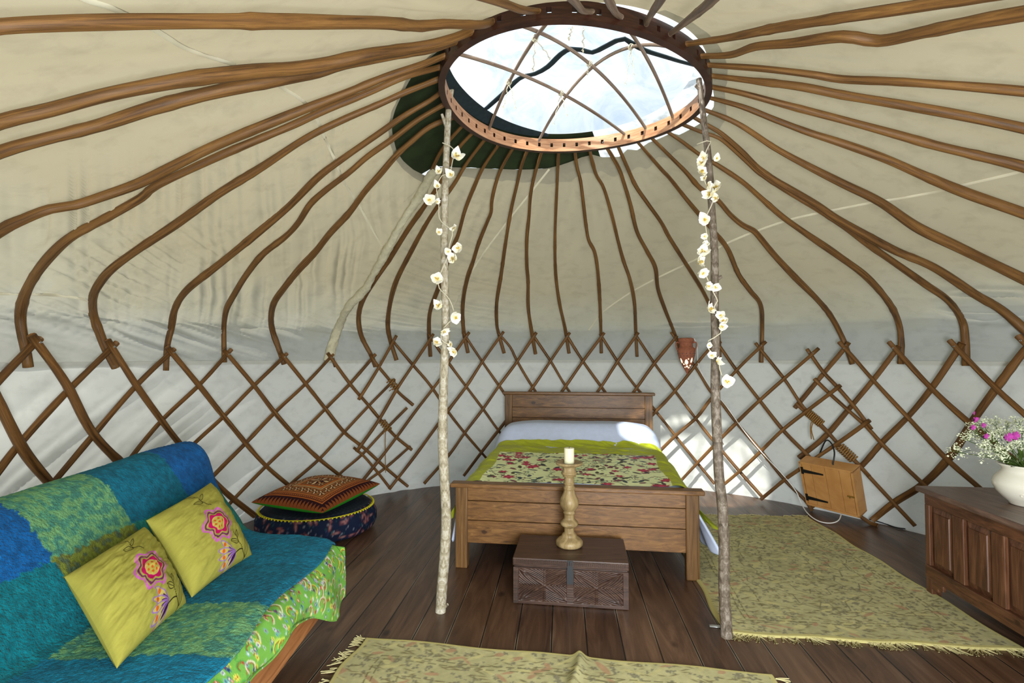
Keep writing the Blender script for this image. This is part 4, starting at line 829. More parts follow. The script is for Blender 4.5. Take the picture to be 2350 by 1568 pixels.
V, Fc, U = tube([(cs[0], cs[1], zt+.08), (cs[0]+.001, cs[1], zt+.088), (cs[0]+.004, cs[1], zt+.093)], .0013, 5); mk('wick', V, Fc, M['iron'], ca)
# ------------------------------------------------------------------ rugs
def rug(name, A, B, C, D, n, m, label, fringes, medal=True, ripple=None, seed=1):
    """A-B near edge, D-C far edge"""
    A, B, C, D = (np.array([*p, 0.]) for p in (A, B, C, D)); w_ = np.linalg.norm(B-A); h_ = np.linalg.norm(D-A)
    a, b = np.meshgrid(np.linspace(0, 1, n), np.linspace(0, 1, m), indexing='ij')
    V = (A*(1-a[..., None])+B*a[..., None])*(1-b[..., None])+(D*(1-a[..., None])+C*a[..., None])*b[..., None]
    g = np.random.default_rng(seed); P = Paint(w_, h_, n, m, (188, 182, 136)); X, Y = P.x, P.y
    blot = fbm(X*5, Y*5, 4)[..., None]; P.c = P.c*(1-.0)+0; P.c = P.c*(.78+.42*blot)
    def motif(x, y, r): 
        for q in range(6): t = g.uniform(0, 6.28); P.ell(x+math.cos(t)*r*.6, y+math.sin(t)*r*.6, r*.42, r*.28, t, (136, 132, 108))
    for k in range(int(w_*h_*700)):
        motif(g.uniform(0, w_), g.uniform(0, h_), g.uniform(.006, .015))
    for k in range(int(w_*h_*600)):
        t = g.uniform(-.5, .5); P.ell(g.uniform(0, w_), g.uniform(0, h_), g.uniform(.008, .026), .003, t, (128, 118, 82))
    for k in range(int(w_*h_*120)): P.ell(g.uniform(0, w_), g.uniform(0, h_), g.uniform(.02, .05), g.uniform(.006, .016), g.uniform(-1, 1), (182, 150, 116) if g.random() < .3 else (198, 190, 136))
    for ins, wd, cc_ in ((.14, .006, (120, 114, 80)), (.165, .005, (120, 114, 80)), (.27, .005, (124, 116, 84))):
        P.line([(ins, ins), (w_-ins, ins), (w_-ins, h_-ins), (ins, h_-ins), (ins, ins)], wd, cc_, .05)
    if medal:
        for sc_ in (1, .72, .4):
            pts = []
            for t in np.linspace(0, 2*PI, 90): r = sc_*(1+.07*np.sign(math.sin(t*12))); pts.append((w_/2+r*w_*.30*math.cos(t)*(abs(math.cos(t))**.2), h_/2+r*h_*.33*math.sin(t)))
            P.line(pts, .005, (126, 122, 96))
    fade = fbm(X*60, Y*60, 2)[..., None]; P.c = P.c*(.86+.28*fade)
    e_ = np.minimum(np.minimum(X, w_-X), np.minimum(Y, h_-Y)); P.c = np.where((e_ < .022)[..., None], lin(196, 186, 124), P.c)
    zt_ = .009+.003*fbm(X*9, Y*9); 
    if ripple: zt_ = zt_+ripple[1]*np.exp(-((a*w_-ripple[0]-.04*b)/.022)**2)
    zt_ = np.where(e_ < .004, .001, zt_); V[..., 2] += zt_
    V[..., 0] += .008*np.sin(b*23+seed); V[..., 1] += .006*np.sin(a*19+seed)
    root = thing(name, (A+B+C+D)/4, label, 'rug', 'yellow green patterned rugs')
    mkq('pile', V, n, m, M['rug'], root, col=P.c, flip=False)
    for side in fringes:
        mb = MB(); K1 = {'near': (V[:, 0], -1), 'far': (V[:, -1], 1), 'left': (V[0, :], 0), 'right': (V[-1, :], 0)}[side][0]
        cen = V.reshape(-1, 3).mean(0); L = len(K1); tot = np.linalg.norm(K1[-1]-K1[0]); nt = int(tot/.021); e1 = (K1[-1]-K1[0])/tot; outd = np.array([e1[1], -e1[0], 0]); outd *= np.sign(outd.dot(K1[L//2]-cen))
        for k in range(nt):
            if g.random() < .1: continue
            p = K1[min(L-1, int((k+.5)/nt*L))].copy(); p[2] = .006; lean = g.normal()*.45; ln = g.uniform(.03, .062)
            for q in range(5):
                dr = outd+e1*(lean+g.normal()*.22); dr /= np.linalg.norm(dr); m1 = p+dr*ln*.3+e1*g.normal()*.002; m2 = m1+(dr+e1*g.normal()*.4)*ln*.7; m1[2] = .007; m2[2] = .004
                mb.add(*tube([p, m1, m2], [.0028, .0026, .0016], 4))
        mb.build('fringe', M['fringe'], root, kind='stuff')
M['rug'] = m_vcol('rug_pile', .95, .5, 320, 0, .004, 0, .05); M['fringe'] = m_plain('rug_fringe', (208, 198, 146), .9, .1)
rug('rug', (1.0, 2.49), (2.27, 2.34), (2.40, 4.27), (1.22, 4.33), 320, 440, 'yellow green patterned rug lying between the bed and the panelled chest', ['near', 'far'], seed=2)
tl = np.array([-.677, 2.46]); tr = np.array([1.06, 2.18]); dn = np.array([-.17, -.985])*1.15
rug('rug', tuple(tl+dn), tuple(tr+dn), tuple(tr), tuple(tl), 440, 300, 'yellow green patterned rug at the bottom edge with a ripple near its middle', ['left', 'right'], False, (.94, .022), seed=5)
# ------------------------------------------------------------------ panelled chest, jug, flowers
k0 = np.array([2.29, 2.93, 0]); kl = np.array([-.11, -.994, 0]); kd = np.array([.994, -.11, 0]); KL_, KD_ = 1.02, .47
KP = lambda s, d, z: k0+kl*s+kd*d+ZZ_*z
cf_ = thing('panelled_chest', KP(KL_/2, KD_/2, 0), 'brown panelled pine blanket chest at the right frame edge carrying the jug', 'chest')
def kb(name, s0, s1, d0, d1, z0, z1, m, bev=.004, par=None):
    V, Fc = box(KP((s0+s1)/2, (d0+d1)/2, (z0+z1)/2), (s1-s0, d1-d0, z1-z0), kl, kd); return mk(name, V, Fc, m, par or cf_, smooth=False, auto=bev)
kb('carcass', .02, KL_-.02, .022, KD_, .09, .545, M['coffer'])
kb('lid', -.028, KL_+.03, -.03, KD_+.01, .55, .58, M['coffertop'], .007)
kb('top_rail', .0, KL_, .0, .022, .488, .549, M['cofferrail']); kb('bottom_rail', .0, KL_, -.004, .022, .088, .158, M['cofferrail'])
xs = [(.0, .035)]+[(.035+.175+i*.25, .035+.25+i*.25) for i in range(3)]+[(.96, KL_)]
for a0_, a1_ in xs: kb('stile', a0_, a1_, .0, .022, .158, .488, M['coffer'])
for s0 in (0, KL_-.05): kb('foot', s0, s0+.045, .0, .05, 0, .09, M['coffer']); kb('foot', s0, s0+.045, KD_-.05, KD_, 0, .09, M['coffer'])
mb = MB(); V, Fc = box(KP(.085, .011, .072), (.09, .02, .034), kl, kd); mb.add(V, Fc); mb.add(*box(KP(.065, .011, .05), (.05, .02, .03), kl, kd)); mb.build('foot_bracket', M['cofferrail'], cf_, smooth=False, auto=.006)
for i in range(4):
    a0_ = .035+i*.25+.004; a1_ = a0_+.167 if i < 3 else .955; z0, z1 = .165, .482; r = .028
    o4 = lambda s, z, d: KP(s, d, z)
    V = [o4(a0_, z0, .018), o4(a1_, z0, .018), o4(a1_, z1, .018), o4(a0_, z1, .018), o4(a0_+r, z0+r, .004), o4(a1_-r, z0+r, .004), o4(a1_-r, z1-r, .004), o4(a0_+r, z1-r, .004), o4(a0_+r*.9, z0+r*.9, .009), o4(a1_-r*.9, z0+r*.9, .009), o4(a1_-r*.9, z1-r*.9, .009), o4(a0_+r*.9, z1-r*.9, .009)]
    Fc = [(4, 5, 6, 7)]+[(i_, (i_+1) % 4, 8+(i_+1) % 4, 8+i_) for i_ in range(4)]+[(8+i_, 8+(i_+1) % 4, 4+(i_+1) % 4, 4+i_) for i_ in range(4)]
    mk('raised_panel', V, Fc, M['coffer'], cf_, smooth=False)
jc = np.array([2.515, 2.565, .581]); M['china'] = m_plain('cream_china', (232, 228, 212), .12, .6)
jug = thing('jug', jc, 'cream glazed china jug with raised scrolls on the panelled chest', 'jug')
jp = [(.001, 0), (.070, 0), (.075, .004), (.078, .012), (.100, .032), (.122, .06), (.134, .088), (.135, .105), (.126, .128), (.108, .150), (.097, .163), (.097, .172), (.108, .186), (.118, .196), (.115, .197), (.100, .186), (.090, .168), (.100, .15), (.12, .12), (.001, .118)]
V, Fc, U = lathe(jp, jc, 48); mk('body', V, Fc, M['china'], jug)
mb = MB()
for k in range(7):
    a0 = -2.5+k*.42; pts = []
    for t in np.linspace(0, 4.5, 24): z_ = .05+.012*k % .03+.018*math.sin(t)*math.exp(-t*.2)+.012*t/4; a_ = a0+.16*math.cos(t)*math.exp(-t*.25); R_ = np.interp(z_, [p[1] for p in jp[3:9]], [p[0] for p in jp[3:9]])+.001; pts.append(jc+[math.cos(a_)*R_, math.sin(a_)*R_, z_])
    mb.add(*tube(pts, .0028, 6))
mb.build('relief_scroll', M['china'], jug)
V, Fc, U = tube(smooth_path([jc+[.11, -.05, .17], jc+[.17, -.08, .15], jc+[.18, -.085, .10], jc+[.13, -.06, .06]], .01), .009, 8); mk('handle', V, Fc, M['china'], jug)
M['stem'] = m_plain('green_stem', (74, 98, 40), .6, .3, .2); M['floret'] = m_plain('white_floret', (226, 232, 200), .7, .2); M['leafm'] = m_plain('leaf_green', (66, 88, 30), .6, .3, .3, 0, 30)
M['pink'] = m_plain('pink_petal', (172, 58, 150), .6, .3, .15, 0, 60); M['pinkd'] = m_plain('purple_calyx', (78, 30, 60), .6, .3)
g = np.random.default_rng(12)
sprays = [(2205, 1040, 2.50), (2222, 1012, 2.48), (2240, 990, 2.52), (2262, 985, 2.55), (2285, 978, 2.6), (2300, 1000, 2.45), (2325, 1010, 2.44), (2280, 1015, 2.44), (2262, 1030, 2.42), (2290, 1040, 2.42), (2320, 1035, 2.40), (2345, 1030, 2.42), (2345, 1000, 2.5), (2280, 1000, 2.62), (2310, 985, 2.68), (2340, 980, 2.62), (2250, 1008, 2.58), (2385, 1000, 2.55), (2400, 1030, 2.5), (2370, 975, 2.7), (2268, 1048, 2.43), (2305, 1052, 2.40)]
for k, (px_, py_, yy) in enumerate(sprays):
    T = at_y((px_, py_), yy); a = math.atan2(T[1]-jc[1], T[0]-jc[0]); base = jc+[math.cos(a)*.07, math.sin(a)*.07, .17]; R0 = jc+[math.cos(a)*.03, math.sin(a)*.03, .121]
    root = thing('cow_parsley_spray', base, ['airy white cow parsley spray in the jug among the other sprays', ][0], 'flower', 'white cow parsley sprays in the jug')
    pts = smooth_path([R0, base+[0, 0, .015], (base+T)/2+[0, 0, .02], T], .02); mb = MB(); mb.add(*tube(pts, .0018, 5)); fm = MB(); n_um = 9
    ax_ = pts[-1]-pts[-3]; ax_ /= np.linalg.norm(ax_); ax_ = ax_*.6+np.array([0, 0, .7])
    for q in range(n_um+2):
        dv = ax_+g.normal(size=3)*.55; dv /= np.linalg.norm(dv); e2 = T+dv*g.uniform(.02, .048); mb.add(*tube([T, e2], .0009, 4))
        for r in range(9):
            cpt = e2+g.normal(size=3)*.0085; s_r = g.uniform(.003, .0055); u = g.normal(size=3); u /= np.linalg.norm(u); v = np.cross(u, [0, .3, 1.]); v /= np.linalg.norm(v)
            fm.add([cpt+u*s_r, cpt+v*s_r, cpt-u*s_r, cpt-v*s_r, cpt+np.cross(u, v)*s_r*.5], [(0, 1, 4), (1, 2, 4), (2, 3, 4), (3, 0, 4), (3, 2, 1, 0)])
    mb.build('stem', M['stem'], root); fm.build('florets', M['floret'], root, kind='stuff', smooth=False)
PK = [(2238, 962, 2.47, 'pink campion blossom at the very top left of the bouquet'), (2232, 981, 2.46, 'pink campion blossom hanging lowest of the top left cluster'), (2256, 976, 2.5, 'pink campion blossom right of the top left cluster'), (2262, 1001, 2.43, 'small pink campion blossom midway in the white sprays'), (2312, 1003, 2.38, 'large pink campion blossom facing out in the bouquet middle'), (2328, 1000, 2.40, 'pink campion blossom just right of the large one')]
for k, (px_, py_, yy, lb) in enumerate(PK):
    T = at_y((px_, py_), yy); root = thing('campion_flower', T, lb, 'flower', 'pink campion flowers in the jug'); a = math.atan2(T[1]-jc[1], T[0]-jc[0])
    mb = MB(); mb.add(*tube(smooth_path([jc+[math.cos(a)*.03, math.sin(a)*.03, .121], jc+[math.cos(a)*.07, math.sin(a)*.07, .2], T+[0, 0.01, -.01]], .02), .0016, 5)); mb.build('stem', M['stem'], root)
    fm = MB(); rs = .021 if k in (4, 5) else .013
    for q in range(5 if k not in (0,) else 9):
        t = q*2*PI/5+g.uniform(-.2, .2); u = np.array([math.cos(t), -.35, math.sin(t)]); s_ = np.array([-math.sin(t), 0, math.cos(t)]); c = T.copy()
        if k == 0: c = T+np.array([0, 0, g.uniform(-.02, .03)]); 
        fm.add([c, c+u*rs*.6-s_*rs*.4, c+u*rs*1.05-s_*rs*.35, c+u*rs*.85, c+u*rs*1.05+s_*rs*.35, c+u*rs*.6+s_*rs*.4], [(0, 1, 2, 3), (0, 3, 4, 5)])
    fm.build('petals', M['pink'], root, smooth=False); V, Fc, U = tube([T+[0, .002, 0], T+[0, .014, -.006]], [.003, .005], 7); mk('calyx', V, Fc, M['pinkd'], root)
mb = MB()
for k in range(60):
    a = g.uniform(0, 6.28); b0 = jc+[math.cos(a)*.07, math.sin(a)*.07, g.uniform(.175, .2)]; dv = np.array([math.cos(a)*g.uniform(.3, 1), math.sin(a)*g.uniform(.3, 1), g.uniform(.1, .9)]); dv /= np.linalg.norm(dv); L = g.uniform(.03, .085); s_ = np.cross(dv, [0, 0, 1.]); s_ /= np.linalg.norm(s_)+1e-6; wd = L*.16
    mb.add([b0, b0+dv*L*.5-s_*wd, b0+dv*L+[0, 0, -.01], b0+dv*L*.5+s_*wd], [(0, 1, 2, 3)])
o = mb.build('bouquet_foliage', M['leafm'], smooth=False); tag(o, 'dark green leaves packed in the mouth of the china jug', 'foliage', None, 'stuff')
# ------------------------------------------------------------------ wooden cupboard on the lattice
Cc = hit_cyl((1905, 1125), 2.66); nn = np.array([-.8065, -.5040, -.3090]); nn /= np.linalg.norm(nn)
def onpl(p): d = ray(p); return EYE+d*((Cc-EYE).dot(nn)/d.dot(nn))
c_tl, c_tr, c_br, c_bl = (onpl(p) for p in ((1832, 1060), (1956, 1083), (1973, 1190), (1850, 1158)))
bx = ((c_tr-c_tl)+(c_br-c_bl))/2; bw_ = np.linalg.norm(bx); bx /= bw_; hh_ = ((c_tl-c_bl)+(c_tr-c_br))/2; by = hh_-bx*hh_.dot(bx); bh_ = np.linalg.norm(by); by /= bh_; cen = (c_tl+c_tr+c_br+c_bl)/4
CB = lambda x, y, d: cen+bx*x+by*y-nn*d
DP = .125
M['ply'] = m_wood('honey_pine', (176, 122, 66), (196, 142, 82), (208, 158, 98), (3, 3, 3), (0, 0, 0), .5, False)
M['plyd'] = m_wood('honey_pine_side', (150, 98, 50), (168, 114, 62), (182, 130, 76), (3, 3, 3), (0, 0, 0), .5, False)
cb = thing('cupboard', CB(0, -bh_/2, DP/2), 'small honey-coloured wooden cupboard hung askew on the right lattice', 'cupboard')
def cbx(name, x0, x1, y0, y1, d0, d1, m, par=None, bev=.002, label=None):
    V, Fc = box(CB((x0+x1)/2, (y0+y1)/2, (d0+d1)/2), (x1-x0, y1-y0, d1-d0), bx, by, -nn); return mk(name, V, Fc, m, par or cb, smooth=False, auto=bev, label=label)
W2, H2, t_ = bw_/2, bh_/2, .016
cbx('side_panel', -W2, -W2+t_, -H2, H2, 0, DP, M['ply']); cbx('side_panel', W2-t_, W2, -H2, H2, 0, DP, M['ply']); cbx('top_panel', -W2, W2, H2-t_, H2+.001, 0, DP, M['ply']); cbx('bottom_panel', -W2, W2, -H2-.001, -H2+t_, 0, DP, M['ply']); cbx('back_panel', -W2, W2, -H2, H2, DP-.008, DP, M['ply'])
mb = MB(); dw = bw_-2*t_-.008; ed = [-dw/2, -dw/2+dw*.20, -dw/2+dw*.49, -dw/2+dw*.78, dw/2]
for a0_, a1_ in zip(ed[:-1], ed[1:]): V, Fc = box(CB((a0_+a1_)/2, 0, .010), (a1_-a0_-.0025, bh_-2*t_-.003, .012), bx, by, -nn); mb.add(V, Fc)
mb.add(*box(CB(0, 0, .02), (dw, bh_-2*t_-.006, .006), bx, by, -nn))
door = mb.build('door', M['ply'], cb, smooth=False, auto=.0015)
M['black'] = m_plain('black_iron', (22, 22, 20), .5, .4); M['brass'] = m_plain('brass', (190, 160, 90), .3, .5, 0, 0, 1, Metallic=.9)
for yy in (H2*.62, -H2*.62):
    mb = MB(); mb.add(*box(CB(-W2+.020, yy, -.001), (.020, .062, .003), bx, by, -nn)); x0 = -W2+.03; L = .155
    q = [(x0, .015), (x0+L, .006), (x0+L, -.006), (x0, -.015)]; V = [CB(a_, yy+b_-.004, d_) for d_ in (-.001, .004) for a_, b_ in q]; mb.add(V, [(0, 1, 2, 3), (7, 6, 5, 4), (0, 4, 5, 1), (1, 5, 6, 2), (2, 6, 7, 3), (3, 7, 4, 0)])
    mb.build('hinge', M['black'], door, smooth=False, label='black iron strap hinge')
mb = MB(); mb.add(*box(CB(W2-.038, -H2*.12, -.001), (.052, .012, .004), bx, by, -nn)); V, Fc, U = tube([CB(W2-.062, -H2*.12, -.004), CB(W2-.012, -H2*.12, -.004)], .003, 8); mb.add(V, Fc); mb.add(*box(CB(W2-.045, -H2*.12-.006, -.006), (.006, .012, .006), bx, by, -nn)); mb.build('bolt', M['brass'], door, smooth=False, label='brass sliding bolt')
M['wcord'] = m_plain('white_cable', (232, 232, 228), .4, .5); M['bcord'] = m_plain('black_cable', (24, 24, 24), .45, .5)
def cable(pts, r, m, name, label, cat='cable'):
    V, Fc, U = tube(smooth_path(pts, .02), r, 7); tag(mk(name, V, Fc, m, uv=U), label, cat)
cable([hit_cyl((1880, 1044), 2.84), hit_cyl((1895, 1012), 2.80), hit_cyl((1908, 1018), 2.74), hit_cyl((1915, 1040), 2.66), CB(.045, H2+.012, .05), CB(.045, H2+.003, .05)], .006, M['bcord'], 'cable', 'short black cable entering the top of the wooden cupboard')
wc = [hit_cyl((1580, 783), 2.74), hit_cyl((1590, 776), 2.70), hit_cyl((1598, 788), 2.73), hit_cyl((1601, 815), 2.76), hit_cyl((1602, 834), 2.74), hit_cyl((1612, 860), 2.74), hit_cyl((1640, 900), 2.745), hit_cyl((1665, 930), 2.74), hit_cyl((1690, 965), 2.74), hit_cyl((1712, 995), 2.74), hit_cyl((1745, 1035), 2.72), hit_cyl((1793, 1086), 2.74), hit_cyl((1812, 1108), 2.74), hit_cyl((1828, 1130), 2.74), hit_cyl((1840, 1158), 2.72)]
wc += [at_z((1855, 1180), .03), at_z((1878, 1196), .012), at_z((1905, 1201), .012), at_z((1925, 1194), .03), CB(.05, -H2-.012, .05), CB(.05, -H2-.003, .05)]
cable(wc, .0042, M['wcord'], 'cable', 'white cable running from the terracotta lamp down to the wooden cupboard')
cable([at_z((1995, 1192), .03), at_z((2030, 1202), .008), at_z((2060, 1212), .008), at_z((2105, 1216), .008), at_z((2150, 1222), .008)], .005, M['bcord'], 'cable', 'thin black cable on the floor running behind the panelled chest')
# ------------------------------------------------------------------ terracotta wall lamp
M['terra'] = m_plain('terracotta', (158, 98, 74), .8, .2, .12, .2, 60)
tl_ = NT('glowing_opening'); em = tl_.add('Emission', Strength=2.6); em.inputs[0].default_value = (1, .82, .5, 1); M['glow'] = fin(tl_, em)
top = hit_cyl((1574, 776), 2.70); bot = hit_cyl((1577, 859), 2.72); Hh = top[2]-bot[2]; kk = Hh/83.0
axp = [(859, 1), (856, 2), (848, 6), (838, 11), (825, 16), (812, 19.5), (806, 20), (799, 18), (797, 15), (788, 14.5), (786, 16), (782, 17.5), (777, 17.5), (776, 14), (782, 12), (790, 11), (812, 16), (850, 2)]
wlamp = thing('amphora_lamp', bot, 'lit terracotta amphora wall lamp with cut-out holes on the lattice', 'lamp')
prl = [(r*kk, (859-y)*kk) for y, r in axp]; n = 40; a = np.arange(n)*2*PI/n; V = []
for r, z in prl:
    c = bot+(top-bot)*(z/Hh); V += [c+[math.cos(x)*r, math.sin(x)*r, 0] for x in a]
mk('body', V, grid(len(prl), n, False, True), M['terra'], wlamp)
tow = np.array([-bot[0], -bot[1], 0]); tow /= np.linalg.norm(tow); sdv = np.array([-tow[1], tow[0], 0]); sdv *= -1 if sdv[0] < 0 else 1
for s in (-1, 1):
    P = [bot+(top-bot)*((859-y)/83)+sdv*s*x*kk for x, y in ((14, 787), (21, 786), (22, 795), (18, 806))]; V, Fc, U = tube(smooth_path(P, .006), .007, 7); mk('handle', V, Fc, M['terra'], wlamp)
def surfp(ang, y):
    z = (859-y)*kk; r = float(np.interp(z, [p[1] for p in prl[:9]], [p[0] for p in prl[:9]])); dv = tow*math.cos(ang)+sdv*math.sin(ang); return bot+(top-bot)*(z/Hh)+dv*(r+.0015)
def hole_(ang, y, hw, hh2, shape):
    P = []
    for t in np.linspace(0, 2*PI, 14)[:-1]:
        cx, cy = math.cos(t), math.sin(t)
        if shape == 'tear': cx *= .55+.45*(-cy*.5+.5) if cy > 0 else 1
        r = float(np.interp((859-y)*kk, [p[1] for p in prl[:9]], [p[0] for p in prl[:9]])); P.append(surfp(ang+cx*hw*kk/r, y-cy*hh2))
    V = [surfp(ang, y)]+P; mk('light_opening', V, [(0, i+1, (i+1) % 13+1) for i in range(13)], M['glow'], wlamp, smooth=False)
for an, y, hw, hh2, sh in ((-.05, 831, 4, 6.2, 'tear'), (.75, 827, 2.6, 6, 'tear'), (-.85, 828, 2.6, 6, 'tear'), (.25, 824, 1.2, 1.6, ''), (.72, 839, 1.6, 2, ''), (-.55, 836, 1.5, 1.8, ''), (.02, 841, 2.2, 2.2, ''), (-.5, 843, 1.2, 1.2, ''), (.5, 844, 1.8, 1.6, '')): hole_(an, y, hw, hh2, sh)
mb = MB()
for an in np.linspace(-1.2, 1.2, 7):
    for dy in (-2.5, 2.5):
        c = surfp(an+(.1 if dy > 0 else 0), 815+dy); mb.add([c+sdv*.007, c+[0, 0, .012], c-sdv*.007], [(0, 1, 2)])
mb.build('cut_pattern', M['black'], wlamp, smooth=False)
bl = bpy.data.lights.new('lamp_bulb', 'POINT'); bo = bpy.data.objects.new('lamp_bulb', bl); COL.objects.link(bo); bl.energy = .5; bl.color = (1, .75, .4); bl.shadow_soft_size = .02; bo.location = (bot+top)/2-np.array([0, 0, .02])
# ------------------------------------------------------------------ floor cushions
def paisley(w, h, n, m, seed, base=(20, 30, 54)):
    P = Paint(w, h, n, m, base); g = np.random.default_rng(seed)
    for k in range(int(w*h*900)): P.ell(g.uniform(0, w), g.uniform(0, h), .0035, .0035, 0, [(58, 74, 112), (36, 96, 92), (150, 150, 160)][g.integers(3)])
    for k in range(int(w*h*170)):
        x, y, a = g.uniform(0, w), g.uniform(0, h), g.uniform(0, 6.3); P.leaf(x, y, .062, .013, a, (116, 64, 66)); P.leaf(x+.01*math.cos(a), y+.01*math.sin(a), .036, .006, a, (150, 112, 110))
    return P.c
cc0 = np.array([-1.47, 3.99]); Rf = .425; nA, nP = 360, 70; A_, T_ = np.meshgrid(np.linspace(0, 2*PI, nA), np.linspace(0, 1, nP), indexing='ij')
prf = np.array([(0.02, 0), (.36, 0), (.405, .02), (.425, .07), (.425, .13), (.40, .18), (.36, .195), (.2, .205), (.01, .21)]); sp_ = np.r_[0, np.cumsum(np.hypot(*np.diff(prf, axis=0).T))]; sp_ /= sp_[-1]
R_ = np.interp(T_, sp_, prf[:, 0])*(1+.012*np.sin(A_*9)+.01*np.sin(A_*5+1)); Z_ = np.interp(T_, sp_, prf[:, 1])
R_ = R_ + .006*(fbm(A_*6, T_*12)-.5)*np.clip(R_*4, 0, 1)
colr = paisley(2*PI*Rf, 1.05, nA, nP, 4); tm = (Z_ > .19)[..., None]; colr = np.where(tm, lin(40, 46, 58)*(.8+.8*(np.sin(A_*60) > .6)*(np.sin(T_*160) > .3))[..., None], colr)
fc_ = thing('floor_cushion', (*cc0, 0), 'round navy paisley floor cushion with yellow trim under the square one', 'cushion')
M['cloth'] = m_vcol('printed_cloth', .85, .3, 200, 0, .003, 0, .15)
mkq('cover', np.stack([cc0[0]+np.cos(A_)*R_, cc0[1]+np.sin(A_)*R_, Z_], -1), nA, nP, M['cloth'], fc_, col=colr, flip=False)
mb = MB(); M['yel'] = m_plain('yellow_trim', (206, 196, 40), .8, .2)
tt = np.linspace(0, 2*PI, 181)[:-1]; P = np.stack([cc0[0]+np.cos(tt)*.40, cc0[1]+np.sin(tt)*.40, np.full(180, .187)], -1); mb.add(*tube(np.vstack([P, P[:1]]), .0035, 5))
for k in range(90):
    t = k*2*PI/90; c = np.array([cc0[0]+math.cos(t)*.409, cc0[1]+math.sin(t)*.409, .184]); mb.add(*lathe([(.001, -.006), (.006, -.003), (.007, 0), (.006, .003), (.001, .006)], c, 6)[:2])
mb.build('pompom_trim', M['yel'], fc_, label='yellow pompom trim')
def pillow(name, c4, thick, n, colf, m, label, group, backcol, wr=.5, seed=0, pinch=.06, bulge_b=1.0, nrm_up=None):
    """c4: corners at (a,b) = (0,0),(1,0),(1,1),(0,1); normal towards the viewer side"""
    A, B, C, D = (np.array(p, float) for p in c4); a, b = np.meshgrid(np.linspace(0, 1, n), np.linspace(0, 1, n), indexing='ij')
    nr = np.cross(B-A, D-A); nr /= np.linalg.norm(nr)
    if nrm_up is not None and nr.dot(nrm_up) < 0: nr = -nr; fl_ = True
    else: fl_ = False
    a2 = a+pinch*np.sin(PI*a*2)*0+pinch*(.5-a)*4*b*(1-b)*1.0*(np.abs(2*a-1)); b2 = b+pinch*(.5-b)*4*a*(1-a)*(np.abs(2*b-1))
    base = (A*(1-a2[..., None])+B*a2[..., None])*(1-b2[..., None])+(D*(1-a2[..., None])+C*a2[..., None])*b2[..., None]
    prof_ = (np.clip(4*a*(1-a), 0, 1)**.42)*(np.clip(4*b*(1-b), 0, 1)**.42)
    wk = wr*.014*(fbm(a*3+b*5+seed, b*9-a*4+seed, 3)-.5)*prof_*2
    root = thing(name, (A+B)/2, label, 'cushion', group)
    front = base+nr*((thick*prof_*.62+wk)[..., None]); back = base-nr*((thick*prof_*.45*bulge_b)[..., None])
    mkq('front', front, n, n, m, root, col=colf(a, b, n), flip=fl_); k = n//3
    ii = np.linspace(0, n-1, k).astype(int); mkq('back', back[np.ix_(ii, ii)], k, k, m, root, col=np.ones((k, k, 3))*lin(*backcol), flip=not fl_)
    return root
def patch(a, b, n):
    P = Paint(.64, .64, n, n, (150, 92, 48)); X, Y = P.x, P.y; W_ = .64; e = np.minimum(np.minimum(X, W_-X), np.minimum(Y, W_-Y)); al = np.where(np.minimum(X, W_-X) < np.minimum(Y, W_-Y), Y, X)
    c = P.c; dk = lin(44, 14, 20); org = lin(128, 68, 30); 
    tri = np.abs(((al/.032) % 1)-.5)*2; c[:] = np.where((e < .045)[..., None], np.where((tri*.04 < e)[..., None], dk, org), c)
    for lo, hi, col in ((.045, .052, (36, 8, 16)), (.052, .064, (170, 92, 40)), (.064, .070, (40, 10, 20)), (.070, .086, (160, 92, 44)), (.086, .092, (40, 10, 20)), (.092, .104, (180, 106, 50)), (.104, .109, (40, 14, 20)), (.190, .197, (196, 176, 130)), (.197, .203, (44, 16, 22)), (.203, .222, (196, 110, 44)), (.222, .228, (44, 16, 22))): c[:] = np.where(((e >= lo) & (e < hi))[..., None], lin(*col), c)
    dia = ((al/.018) % 1 < .45) & (np.abs(e-.078) < .005); c[:] = np.where(dia[..., None], lin(60, 14, 20), c)
    g = np.random.default_rng(5)
    def star(x, y, r, k=10):
        P.ell(x, y, r, r, 0, (128, 84, 46))
        for q in range(k):
            t = q*2*PI/k; P.leaf(x, y, r, r*.17, t, (58, 14, 24) if q % 2 else ((226, 196, 150) if q % 4 == 0 else (176, 120, 62)))
    for k in range(7):
        q = .15+k*.0567
        for (x, y) in ((q, .149), (q, W_-.149), (.149, q), (W_-.149, q)): star(x, y, .032)
    star(W_/2, W_/2, .085, 16)
    for k in range(4): star(W_/2+.065*math.cos(k*PI/2+PI/4)*1.2, W_/2+.065*math.sin(k*PI/2+PI/4)*1.2, .03)
    return P.c
pillow('square_cushion', [(-1.84, 3.72, .275), (-1.27, 3.54, .255), (-1.05, 4.20, .29), (-1.64, 4.42, .29)], .15, 300, patch, M['cloth'], 'square brown and orange patchwork cushion with green underside on the round cushion', None, (46, 142, 34), .3, 1, .04, 1.0, nrm_up=np.array([0, 0, 1.]))
